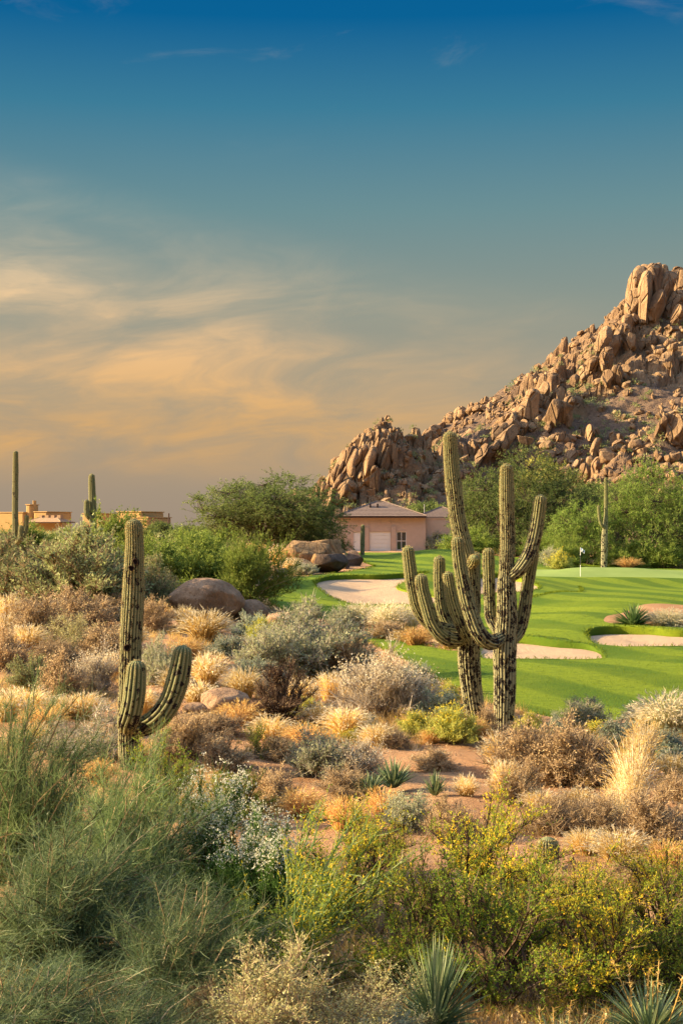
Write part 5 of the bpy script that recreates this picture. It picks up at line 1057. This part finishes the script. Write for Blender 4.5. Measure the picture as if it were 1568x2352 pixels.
PL('gold', 'pale brush behind the trunk of the leaning saguaro', 1035, 1490, 80, 34)
PL('aga', 'dark green spiky agave glimpsed between the saguaro arms', 1010, 1445, 80, 60, 0)
PL('vtwig', 'dark V-shaped dead shrub standing in golden grass', 642, 1668, 132, 140, 0)
PL('greybrush', 'pale grey twiggy brush with upright seed stalks, centre', 870, 1645, 190, 145, 0)
PL('greybrush', 'grey twiggy brush on the right shoulder of the seed-stalk brush', 945, 1640, 150, 105, 1)
PL('bsage', 'grey-blue bush at the fairway edge left of the leaning saguaro', 950, 1585, 90, 60)
PL('bsage', 'low grey bush left of the leaning saguaro trunk', 1000, 1650, 110, 60)
PL('rabbit', 'yellow-green bush left of the saguaro pair feet', 1045, 1708, 110, 84)
PL('rabbit', 'yellow-green bush left of the larger one at the saguaro pair', 950, 1695, 100, 58)
PL('rabbit', 'small yellowish bush at the grass edge left of the leaning saguaro', 1035, 1615, 60, 44)
PL('bloom', 'patch of bright yellow flowers on the open soil at centre', 815, 1702, 60, 28)
PL('bloom', 'orange-yellow flowers on the grass edge left of the pair', 1000, 1590, 46, 22)
PL('orange', 'orange dry tuft at the foot of the right saguaro', 1095, 1700, 66, 50)
PL('burs', 'brown brush between the yellow-green bush and the right saguaro', 1115, 1690, 50, 60)
PL('bursd', 'small dark brown bush left of the right saguaro foot', 905, 1715, 70, 40)
PL('orange', 'orange tuft between two yellow-green bushes', 990, 1708, 66, 36)
# ---- right of the saguaros
PL('sage', 'grey-green leafy bush standing against the fairway right of the saguaros', 1338, 1668, 104, 62)
PL('bsage', 'small grey bush right of the right saguaro at the grass edge', 1275, 1690, 62, 44)
PL('rabbit', 'yellowish bush at the right saguaro foot on the grass side', 1212, 1682, 70, 44)
PL('burs', 'wide brown bursage mound right of the saguaros, left half', 1215, 1785, 180, 120, 0)
PL('burs', 'wide brown bursage mound right of the saguaros, middle', 1290, 1795, 190, 130, 1)
PL('bursd', 'dark right end of the wide brown bursage mound', 1365, 1800, 130, 100, 0)
PL('gold', 'golden grass leaning on the left side of the bursage mound', 1150, 1770, 110, 90)
PL('burs', 'rounded half-golden bush on bare soil right of centre', 1185, 1845, 120, 88, 2)
PL('gold', 'golden top growing out of the rounded bush', 1158, 1842, 84, 96)
PL('bursd', 'low dark brown brush across the right, left half', 1265, 1915, 130, 84, 1)
PL('bursd', 'low dark brown brush across the right, right half', 1360, 1918, 150, 84, 0)
PL('burs', 'brown brush near the right edge', 1500, 1930, 170, 110, 1)
PL('bursd', 'dark brown brush at the right edge above the golden grass', 1560, 1840, 120, 66, 1)
PL('tallgrass', 'tall pale dry grass clump near the right edge', 1452, 1880, 130, 190, 0)
PL('tallgrass', 'tall tawny dry grass beside the grass tongue', 1480, 1760, 90, 110, 1)
PL('tallgrass', 'tall golden dry grass left of the brown brush at the right edge', 1420, 1900, 90, 110, 1)
PL('fount', 'big pale plumed grass on the sandy rise at the right edge', 1535, 1690, 160, 100, 0)
PL('fount', 'plumed grass behind the big one at the right edge', 1475, 1672, 90, 56, 1)
PL('bsage', 'blue-green mounded bush in front of the sandy rise', 1418, 1710, 110, 56)
PL('bloom', 'yellow-flowered low bush left of the blue-green mound', 1385, 1688, 66, 32)
PL('bsage', 'blue-green bush under the big plumed grass', 1520, 1716, 100, 42)
PL('bsage', 'blue-green bush in front of the grass tongue at the right edge', 1530, 1752, 110, 38)
PL('burs', 'brown bush beside the grass tongue', 1410, 1765, 70, 40)
PL('gold', 'small dry tuft on bare soil right of centre', 1355, 1806, 70, 46)
PL('gold', 'dry tuft in the lower gap of bare soil by the bursage', 1070, 1838, 70, 58)
PL('aga', 'dark green spiky agave above the right-hand bunker', 1452, 1447, 92, 58, 0)
PL('fount', 'pale plumed grass right of the agave above the bunker', 1530, 1447, 110, 48, 0)
PL('bsage', 'low green bush under the pale plumed grass above the bunker', 1545, 1450, 50, 18)
PL('orange', 'small yellow tuft at the left foot of the plumed grass above the bunker', 1500, 1449, 34, 18)
# ---- left side, between the jojobas and the big broom
PL('gold', 'bright golden tuft at the left edge under the jojoba', 18, 1432, 100, 66)
PL('burs', 'brown brush under the jojoba at left', 95, 1478, 170, 104, 0)
PL('burs', 'pinkish brown brush under the jojoba nearer the saguaro', 190, 1440, 150, 84, 2)
PL('bursd', 'dark brush in the shade below the jojoba', 262, 1420, 110, 52, 0)
PL('burs', 'brown brush at the left edge of the bare slope', 20, 1540, 110, 90, 1)
PL('thorn', 'pale thorny bush in the middle of the left slope', 170, 1500, 120, 84, 0)
PL('bursd', 'grey brown brush low on the left slope', 130, 1530, 120, 60, 1)
PL('joj', 'small dark green bush on the left slope beside the bare bank', 68, 1586, 92, 74, 1)
PL('burs', 'pale dry bush right of the small dark green bush', 145, 1605, 110, 100, 1)
PL('greybrush', 'grey twiggy bush just left of the two-armed saguaro trunk', 222, 1595, 110, 104, 0)
PL('burs', 'brown bush left of the two-armed saguaro trunk on the slope', 240, 1520, 110, 80, 0)
PL('sage', 'grey-green bush behind the gap between saguaro trunk and right arm', 375, 1570, 110, 100, 0)
PL('burs', 'brown dry bush right of the saguaro upper trunk', 352, 1450, 90, 70, 0)
PL('orange', 'orange tuft right of the saguaro trunk by the boulder', 372, 1440, 60, 54)
PL('gold', 'golden grass clump right of the saguaro arm', 475, 1580, 110, 80)
PL('gold', 'golden grass right of the tilted saguaro arm', 455, 1625, 100, 60)
PL('gold', 'golden grass on the left slope under the bank', 60, 1640, 150, 60)
PL('gold', 'golden grass left of the broom shrub top', 15, 1660, 110, 74)
PL('gold', 'golden grass on the bank below the small dark green bush', 150, 1650, 110, 52)
PL('orange', 'orange tuft left of the saguaro base', 228, 1800, 100, 56)
PL('cholla', 'bare grey branching shrub left of the saguaro lower trunk', 215, 1745, 170, 130, 0)
PL('sage', 'small grey-green shrub left of the saguaro arms', 288, 1690, 50, 60, 2)
PL('cholla', 'small grey shrub behind the big broom at left', 150, 1740, 110, 90, 0)
# ---- middle ground
PL('orange', 'tawny tuft left of the V-shaped dead shrub', 548, 1672, 130, 62)
PL('gold', 'golden tuft right of the V-shaped dead shrub', 735, 1670, 110, 60)
PL('gold', 'large golden tuft in front of the grey twiggy brush', 790, 1690, 130, 66)
PL('bsage', 'small blue-green bush in front of the grey twiggy brush', 845, 1672, 46, 30)
PL('rabbit', 'small olive bush right of the V-shaped dead shrub', 702, 1648, 66, 44)
PL('burs', 'pale brown brush right of the tilted saguaro arm', 440, 1740, 150, 96, 0)
PL('bursd', 'grey brown brush below the flat tan boulder', 500, 1690, 110, 54, 1)
PL('burs', 'brown brush right of the saguaro base', 520, 1770, 120, 70, 1)
PL('creo', 'green sprig of creosote in the middle ground', 588, 1740, 90, 76, 0)
PL('bursd', 'dark low brush beside the creosote sprig', 650, 1745, 110, 50, 0)
PL('sage', 'grey-green open bush in the middle of the bare soil', 740, 1790, 150, 100, 2)
PL('greybrush', 'pale twiggy brush left of the middle yucca', 815, 1790, 130, 90, 1)
PL('burs', 'purplish brown brush left of the small yuccas', 790, 1830, 130, 60, 0)
PL('syuc', 'small yucca with upright blades in the middle ground', 902, 1822, 96, 78, 0)
PL('syuc', 'small yucca left of the upright one, leaning', 850, 1835, 80, 60, 0)
PL('syuc', 'small dark blue-green yucca right of the upright one', 998, 1838, 56, 66, 0)
PL('burs', 'brown brush right of the upright yucca', 990, 1770, 100, 50, 1)
PL('orange', 'orange-gold grass below the small yuccas', 880, 1880, 110, 70)
PL('sage', 'pale green bush below the small yuccas', 935, 1905, 120, 80, 1)
PL('burs', 'pale pink-brown brush left of the yellow creosote', 1028, 1925, 120, 88, 2)
PL('orange', 'orange dry brush behind the open palo verde branches', 790, 1910, 130, 80)
PL('orange', 'orange dry brush left of the open palo verde branches', 690, 1880, 120, 70)
PL('burs', 'brown brush beside the white-flowered broom', 620, 1850, 120, 80, 0)
PL('gold', 'golden tuft in the gap above the barrel cactus', 1340, 1960, 110, 56)
PL('gold', 'wide golden grass at the lower right', 1420, 1985, 160, 80)
PL('orange', 'golden brush at the right edge lower down', 1530, 2000, 130, 70)
PL('burs', 'pinkish brush below the golden grass at lower right', 1460, 2040, 130, 60, 0)
# ---- foreground
PL('broom', 'tall feathery light green palo verde at the left edge', 30, 2010, 330, 400, 0, 10)
PL('broom', 'feathery green palo verde in front of the saguaro base', 275, 2120, 340, 360, 1, 0)
PL('broomd', 'dark stringy palo verde filling the lower left', 120, 2230, 440, 330, 0, 0)
PL('broomd', 'dark stringy palo verde low at the centre left', 400, 2310, 360, 270, 1, 0)
PL('broomd', 'grey-green stringy palo verde cut off by the bottom left corner', 40, 2420, 480, 200, 1, 20)
PL('broomd', 'stringy palo verde cut off by the bottom edge', 270, 2480, 400, 170, 0, 10)
PL('dbroom', 'desert broom topped with white blossom, the upper one', 488, 2090, 175, 310, 0, 20)
PL('dbroom', 'desert broom topped with white blossom, the lower right one', 605, 2150, 190, 275, 1, 80)
PL('creo', 'bright green creosote in front of the saguaro base, right side', 385, 1870, 160, 180, 1)
PL('creo', 'green creosote behind the white-flowered broom', 520, 1900, 130, 120, 2)
PL('creo', 'dark green creosote left of the feathery palo verde', 150, 1930, 130, 120, 0)
PL('paloopen', 'open palo verde leaning right with pale bare branches at centre', 660, 2260, 420, 400, 0, 0)
PL('creo', 'green creosote at the foot of the open palo verde', 650, 2300, 230, 200, 1)
PL('creo', 'dark green creosote at the lower centre behind the yucca', 950, 2280, 300, 330, 0)
PL('creoy', 'yellow-tinged creosote left of the barrel cactus', 1110, 2150, 340, 300, 0)
PL('creoy', 'yellow-flecked creosote in front of the barrel cactus', 1290, 2190, 330, 230, 1)
PL('creo', 'green creosote at the lower right of centre', 1150, 2310, 400, 320, 2)
PL('creoy', 'yellow-green creosote at the lower right', 1370, 2320, 380, 300, 0)
PL('creoy', 'yellow-flowered creosote at the right edge', 1510, 2150, 270, 200, 0)
PL('creo', 'green creosote at the right edge below the yellow one', 1540, 2290, 320, 260, 1)
PL('creoy', 'small yellowish creosote sprig at centre', 850, 2010, 160, 160, 1)
PL('thorn', 'pale yellow thornbush at the bottom centre', 630, 2430, 330, 245, 0)
PL('thorn', 'pale thornbush at the bottom between the yucca and the stringy palo verde', 830, 2440, 240, 190, 1)
PL('burs', 'small reddish brush left of the pale thornbush', 470, 2370, 110, 110, 0)
PL('bsage', 'grey-blue bush at the bottom edge left of the yucca', 900, 2440, 160, 110, 0)
PL('yuc', 'big yucca with long thin blades at the bottom centre', 1000, 2400, 210, 240, 0)
PL('yuc', 'yucca with dry flower stalks at the bottom edge', 1290, 2480, 270, 165, 1)
PL('yuc', 'yucca at the bottom right corner', 1490, 2410, 250, 190, 1)
PL('tallgrass', 'dry stalks in front of the creosote at lower right', 1400, 2290, 60, 100, 1)

PL('creo', 'bright green leafy creosote just right of the upper white-flowered broom', 560, 1880, 130, 110, 0)
PL('creoy', 'yellow creosote between the open palo verde and the lower centre creosote', 800, 2130, 240, 230, 1)
for k, (key, u, v, w, h, lb) in enumerate([('gold', 560, 1600, 110, 66, 'golden grass left of the large grey-green brush mound'), ('gold', 690, 1620, 100, 60, 'golden grass at the foot of the large brush mound'), ('gold', 760, 1610, 100, 66, 'golden grass below the dark right end of the brush mound'), ('gold', 620, 1700, 120, 56, 'golden grass in front of the V-shaped dead shrub'), ('orange', 700, 1712, 120, 50, 'tawny grass in front and right of the V-shaped dead shrub'),
      ('gold', 860, 1715, 100, 52, 'golden grass right of the yellow flowers'), ('gold', 400, 1600, 90, 70, 'golden grass between the saguaro trunk and its tilted arm'), ('gold', 300, 1500, 90, 70, 'golden grass just behind the middle of the two-armed saguaro'), ('orange', 100, 1680, 120, 60, 'tawny grass above the left feathery palo verde'), ('gold', 195, 1650, 100, 60, 'golden grass left of the saguaro forearm'),
      ('gold', 1240, 1860, 110, 46, 'golden grass on the crest of the low dark brown brush'), ('gold', 1330, 1855, 110, 46, 'golden grass right along the crest of the low dark brown brush'), ('gold', 1545, 1790, 100, 60, 'golden grass at the right edge below the grass tongue'),
      ('gold', 330, 1640, 90, 60, 'golden grass behind the front saguaro arm'), ('gold', 80, 1720, 90, 60, 'golden grass peeping over the tall feathery palo verde')]):
    PL(key, lb, u, v, w, h)

for k, (key, u, v, w, h, yy, lb) in enumerate([('gshrub', 1075, 1280, 110, 60, 130, 'green shrub at the foot of the trees just behind the leaning saguaro'), ('gshrub', 1235, 1284, 110, 60, 128, 'dark green shrub at the grass edge right of the saguaro pair'), ('sage', 1262, 1288, 60, 36, 118, 'grey-green bush at the grass edge left of the flag'), ('gshrub', 1300, 1290, 90, 60, 122, 'green shrub behind the flag'), ('gshrub', 1430, 1300, 100, 56, 124, 'green shrub right of the pole-like saguaro foot'), ('gshrub', 1520, 1306, 110, 60, 123, 'green shrub at the back edge of the putting green on the right'), ('orange', 1440, 1304, 70, 26, 121, 'tawny tuft behind the putting green right of the pole-like saguaro')]):
    PL(key, lb, u, v, w, h, at=yy)
boulder('tan rock high on the left of the rock pile', 668, 1290, 70, 40, 2, 100, pile=True)
boulder('small tan rock between the sunlit rock and the house', 770, 1288, 50, 30, 0, 10, pile=True)

for k, (key, u, v, w, h, lb) in enumerate([('gold', 60, 1500, 110, 66, 'golden grass in front of the brown brush under the left jojoba'), ('gold', 10, 1480, 90, 70, 'golden grass at the left edge in front of the brown brush'), ('gold', 255, 1560, 90, 60, 'golden grass behind the grey twiggy bush left of the saguaro'), ('sage', 300, 1440, 60, 50, 'small grey bush just left of the saguaro upper trunk'), ('orange', 430, 1520, 90, 56, 'tawny grass below the bright golden tuft')]):
    PL(key, lb, u, v, w, h)

for k, (key, u, v, w, h, yy, lb) in enumerate([('gshrub', 105, 1290, 190, 84, 82, 'green bush between the tall slender saguaro and the short one'), ('joj', 300, 1300, 170, 92, 76, 'grey-green bush behind the two-armed saguaro tip'), ('gshrub', 400, 1300, 190, 84, 84, 'green bush below the thin post on the skyline'), ('joj', -20, 1290, 160, 70, 80, 'grey-green bush at the left edge behind the slender saguaro'), ('gshrub', 505, 1310, 150, 90, 80, 'green bush under the left side of the mesquite crown'), ('sage', 180, 1290, 130, 70, 92, 'pale bush in front of the ochre house tile roof')]):
    PL(key, lb, u, v, w, h, at=yy)
for k, (u, v, w, h, var, lb) in enumerate([(660, 1308, 40, 28, 0, 'angular golden rock at the left of the pile behind the front tuft'), (735, 1304, 44, 34, 1, 'angular tan rock in the middle of the rock pile'), (764, 1296, 40, 30, 3, 'angular rock behind the long shade-darkened rock'), (684, 1284, 46, 30, 4, 'golden rock at the back of the pile under the mesquite'), (722, 1282, 50, 32, 2, 'pale angular rock crowning the back of the pile'), (790, 1294, 36, 24, 0, 'tan rock at the right back of the pile')]):
    boulder(lb, u, v, w, h, var, k * 50, pile=True)
# ------------------------------------------------------------------ barrel cactus
p = hit(1256, 1996); k = p[1] / FPX; o = thing('barrel_cactus', 'pale spiny barrel cactus poking out above the yellow creosote', 'cactus', p)
h = 74 * k; r = 25 * k
me, sp = limb([(0, 0, -.05, r * .8), (0, 0, h * .15, r * .96), (0, 0, h * .5, r), (0, 0, h * .8, r * .98), (0, 0, h, r * .9)], 20, 77, (.0, .0, .0), (.4, .3, .2), .012, 6, True, 12)
tag(link('body', me, o), None); tag(link('spines', sp, o), kind='stuff')

# ------------------------------------------------------------------ ground cover nobody could count
g = np.random.RandomState(21)
CLEAR = [(hit(u, v)[:2], a, b2) for u, v, a, b2 in ((1090, 1745, 2.4, 1.6), (990, 1770, 1.8, 1.4), (1330, 1835, 2.8, 1.6), (1430, 1800, 2.2, 1.4), (960, 1975, 1.6, 1.4), (1080, 1830, 1.2, 1.2), (780, 1760, 1.4, 1.0), (1300, 1960, 2.4, .9), (650, 1810, 1.3, .9), (1120, 1870, 1.2, .8), (1360, 1960, 1.4, .7), (560, 1730, 1.2, .8), (180, 1800, 1.0, 1.2), (690, 1740, 1.2, .7), (1540, 1770, 1.6, .8))]
def desert_pts(n, vmin=1400, vmax=2480, umin=-120, umax=1700, pw=1.0):
    y1 = 4.2 * FPX / (vmax - HZ) * .95; out = []
    while len(out) < n:
        y = y1 * (70 / y1) ** (g.rand() ** pw); u = g.uniform(umin, umax); x = (u - CX) / FPX * y
        if fbm(np.array([x / 2.5]), np.array([y / 2.5]), 2)[0] > -.04 + .35 * (g.rand() - .5): out.append((x, y))
    P = np.array(out)
    for c_, a, b2 in CLEAR:
        e = ((P[:, 0] - c_[0]) / a) ** 2 + ((P[:, 1] - c_[1]) / b2) ** 2; P = P[(e > 1) | (g.rand(len(P)) < .14)]
    ok = ~(inpoly(P, FAIR) | inpoly(P, TONGUE)); P = P[ok]
    return np.column_stack([P, ground(P[:, 0], P[:, 1])])
def scatter_grass(name, n, blades, hmin, hmax, spread, wid, mt, label, cat, pw=1.0):
    P = desert_pts(n, pw=pw); n = len(P); A0 = np.repeat(P, blades, 0); m_ = len(A0); sc = np.clip(A0[:, 1] / 24, .8, 2.2)
    A0 = A0 + np.column_stack([g.normal(size=(m_, 2)) * spread * .35, np.full(m_, -.03)]); hh = g.uniform(hmin, hmax, m_) * np.repeat(g.uniform(.5, 1.3, n), blades)
    E = A0 + np.column_stack([g.normal(size=(m_, 2)) * spread * (hh / hmax)[:, None], hh]); C = (A0 + E) / 2 + np.column_stack([g.normal(size=(m_, 2)) * .02, hh * .2])
    Pk = np.stack([A0, E], 1); V, F, k = ribbons(Pk, wid * sc[:, None] * np.array([1.1, .25])[None], g); b_ = MB(); b_.add(V, F, np.repeat(np.clip(np.repeat(g.rand(n), blades) * .6 + .4 * g.rand(m_), 0, 1), k))
    o = link(name, b_.build(name, False), None, MATS[mt]); return tag(o, label, cat, kind='stuff')
scatter_grass('dry_grass', 7000, 17, .07, .30, .13, .0032, 'golden straw', 'short golden dry grass over the desert floor', 'grass')
scatter_grass('rusty_grass', 3000, 18, .05, .20, .14, .0032, 'orange straw', 'low rusty dry stubble over the desert floor', 'grass')
scatter_grass('grey_stubble', 2600, 18, .05, .22, .12, .0032, 'twig grey', 'low grey dead twigs over the desert floor', 'ground cover')
# low scrub leaves
P = desert_pts(1300); n = len(P); i = np.repeat(np.arange(n), 40); rad = g.uniform(.08, .30, n)[i, None]; d = unit(g.normal(size=(len(i), 3))); d[:, 2] = np.abs(d[:, 2]) * .8
C = P[i] + d * rad * g.rand(len(i), 1) ** .4; V, F = leaves(C, d + (0, 0, .4), g, .045, .012); b_ = MB(); b_.add(V, F, np.repeat(np.clip(g.rand(n)[i] * .6 + .4 * g.rand(len(i)), 0, 1), 3))
tag(link('low_scrub', b_.build('low_scrub', False), None, MATS['bursage leaf']), 'low brown scrub scattered over the desert floor', 'ground cover', kind='stuff')
CL_, CLEAR = CLEAR, []
P = desert_pts(2600); b_ = MB()
V0, F0 = ico(1)
for q in P:
    s = .016 + .06 * g.rand() ** 3; b_.add(V0 * (1 + g.uniform(-.25, .25, (len(V0), 1))) * g.uniform(.7, 1.2, 3) * s + q + (0, 0, s * .2 + .03), F0)
tag(link('pebbles', b_.build('pebbles', False), None, MATS['boulder granite']), 'small stones on the reddish soil', 'gravel', kind='stuff')
CLEAR = CL_
# scrub on the mountain and on the far plain
M = 4200; us = g.uniform(690, 2200, M); ys = g.uniform(255, 480, M); xs = (us - CX) / FPX * ys; zs = mount(xs, ys); ok = (zs > 4) & (fbm(xs / 25, ys / 25, 2) > -.15); xs, ys, zs = xs[ok], ys[ok], zs[ok]; n = len(xs)
i = np.repeat(np.arange(n), 34); rad = g.uniform(.5, 1.6, n)[i, None]; d = unit(g.normal(size=(len(i), 3))); d[:, 2] = np.abs(d[:, 2]); C = np.column_stack([xs, ys, zs + .3])[i] + d * rad * g.rand(len(i), 1) ** .4
V, F = leaves(C, d, g, .5, .14); b_ = MB(); b_.add(V, F, np.repeat(np.clip(g.rand(n)[i] * .7 + .3 * g.rand(len(i)), 0, 1), 3))
tag(link('mountain_scrub', b_.build('mountain_scrub', False), MTN, MATS['jojoba leaf']), kind='stuff')
M = 2500; us = g.uniform(-400, 2200, M); ys = 150 + 380 * g.rand(M) ** .8; xs = (us - CX) / FPX * ys; ok = (mount(xs, ys) < 3.2); P = np.column_stack([xs, ys, ground(xs, ys)])[ok]; P = P[(np.abs(P[:, 0] - 3) > 9) | (P[:, 1] > 165)]; n = len(P)
i = np.repeat(np.arange(n), 30); rad = g.uniform(.5, 1.3, n)[i, None]; d = unit(g.normal(size=(len(i), 3))); d[:, 2] = np.abs(d[:, 2]); C = P[i] + d * rad * g.rand(len(i), 1) ** .4
V, F = leaves(C, d, g, .45, .13); b_ = MB(); b_.add(V, F, np.repeat(np.clip(g.rand(n)[i] * .7 + .3 * g.rand(len(i)), 0, 1), 3))
tag(link('plain_scrub', b_.build('plain_scrub', False), None, MATS['jojoba leaf']), 'grey-green scrub on the plain behind the houses', 'scrub', kind='stuff')
# rough fringe of taller grass along the fairway and bunker edges
def fringe(name, Q, step_, hh_, mt, label):
    ed = np.vstack([Q, Q[:1]]); s = np.concatenate([[0], np.cumsum(np.linalg.norm(np.diff(ed, axis=0), axis=1))]); q = np.arange(0, s[-1], step_); P = np.column_stack([np.interp(q, s, ed[:, 0]), np.interp(q, s, ed[:, 1])]); P = np.repeat(P, 3, 0) + g.normal(size=(len(P) * 3, 2)) * .07
    P = P[(P[:, 1] < 130) & (np.abs(P[:, 0]) < P[:, 1] * .35)]
    j = np.array([np.argmin(((P2 - p_) ** 2).sum(1)) for p_ in P]) if len(P) < 9000 else None; A0 = np.column_stack([P, Zg[j]]); n = len(P)
    E = A0 + np.column_stack([g.normal(size=(n, 2)) * hh_ * .5, g.uniform(.5, 1.2, n) * hh_]); Pk = bez(A0, (A0 + E) / 2 + (0, 0, .01), E, 3); V, F, k = ribbons(Pk, np.clip(A0[:, 1:2] / 30, 1, 3) * .006 * np.array([1, .8, .2])[None], g); b_ = MB(); b_.add(V, F, np.repeat(g.rand(n), k))
    return b_
b_ = MB()
_arc = poly([(1223, 1389), (1265, 1381), (1305, 1370), (1328, 1358), (1335, 1348), (1330, 1342), (1331, 1342), (1336, 1348), (1329, 1358), (1306, 1370.6), (1266, 1381.6), (1224, 1389.6)], 5)
for Q in [FAIR, _arc] + BUNK:
    f = fringe('f', Q, .12, .10, 'x', 'x')
    for V, A_ in zip(f.V, f.A): b_.add(V, np.array(f.F[4][0]), A_)
LM('turf blade', [(0, (.085, .13, .008)), (1, (.19, .235, .012))], .4)
tag(link('turf_fringe', b_.build('turf_fringe', False), None, MATS['turf blade']), 'longer grass along the fairway and bunker edges', 'grass', kind='stuff')


# standing blades on the nearer turf, for its grain
lo_, hi2 = FAIR.min(0), FAIR.max(0); Q = g.uniform(lo_, (hi2[0], 74), (160000, 2)); Q = Q[(np.abs(Q[:, 0] / Q[:, 1]) < .28) & (g.rand(len(Q)) < np.clip(40 / Q[:, 1], 0, 1) ** 1.5)]; Q = Q[inpoly(Q, FAIR)]
for q in BUNK + [ISLE]: Q = Q[~inpoly(Q, q)]
Q = Q[:52000]; srt = np.argsort(P2[:, 0]); 
from mathutils.kdtree import KDTree
kd = KDTree(len(P2))
for i_, p_ in enumerate(P2): kd.insert((p_[0], p_[1], 0), i_)
kd.balance(); jz = np.array([np.average([Zg[h_[1]] for h_ in hs], weights=[1 / (h_[2] + .02) for h_ in hs]) for hs in (kd.find_n((p_[0], p_[1], 0), 3) for p_ in Q)])
n = len(Q); A0 = np.column_stack([Q, jz - .01]); D = unit(np.column_stack([g.normal(size=(n, 2)) * .5, np.ones(n)])); V, F = leaves(A0, D, g, .05, .007, .2); b_ = MB(); b_.add(V, F, np.repeat(g.rand(n), 3))
tag(link('turf_blades', b_.build('turf_blades', False), None, MATS['turf blade']), 'short standing grass blades on the fairway', 'grass', kind='stuff')
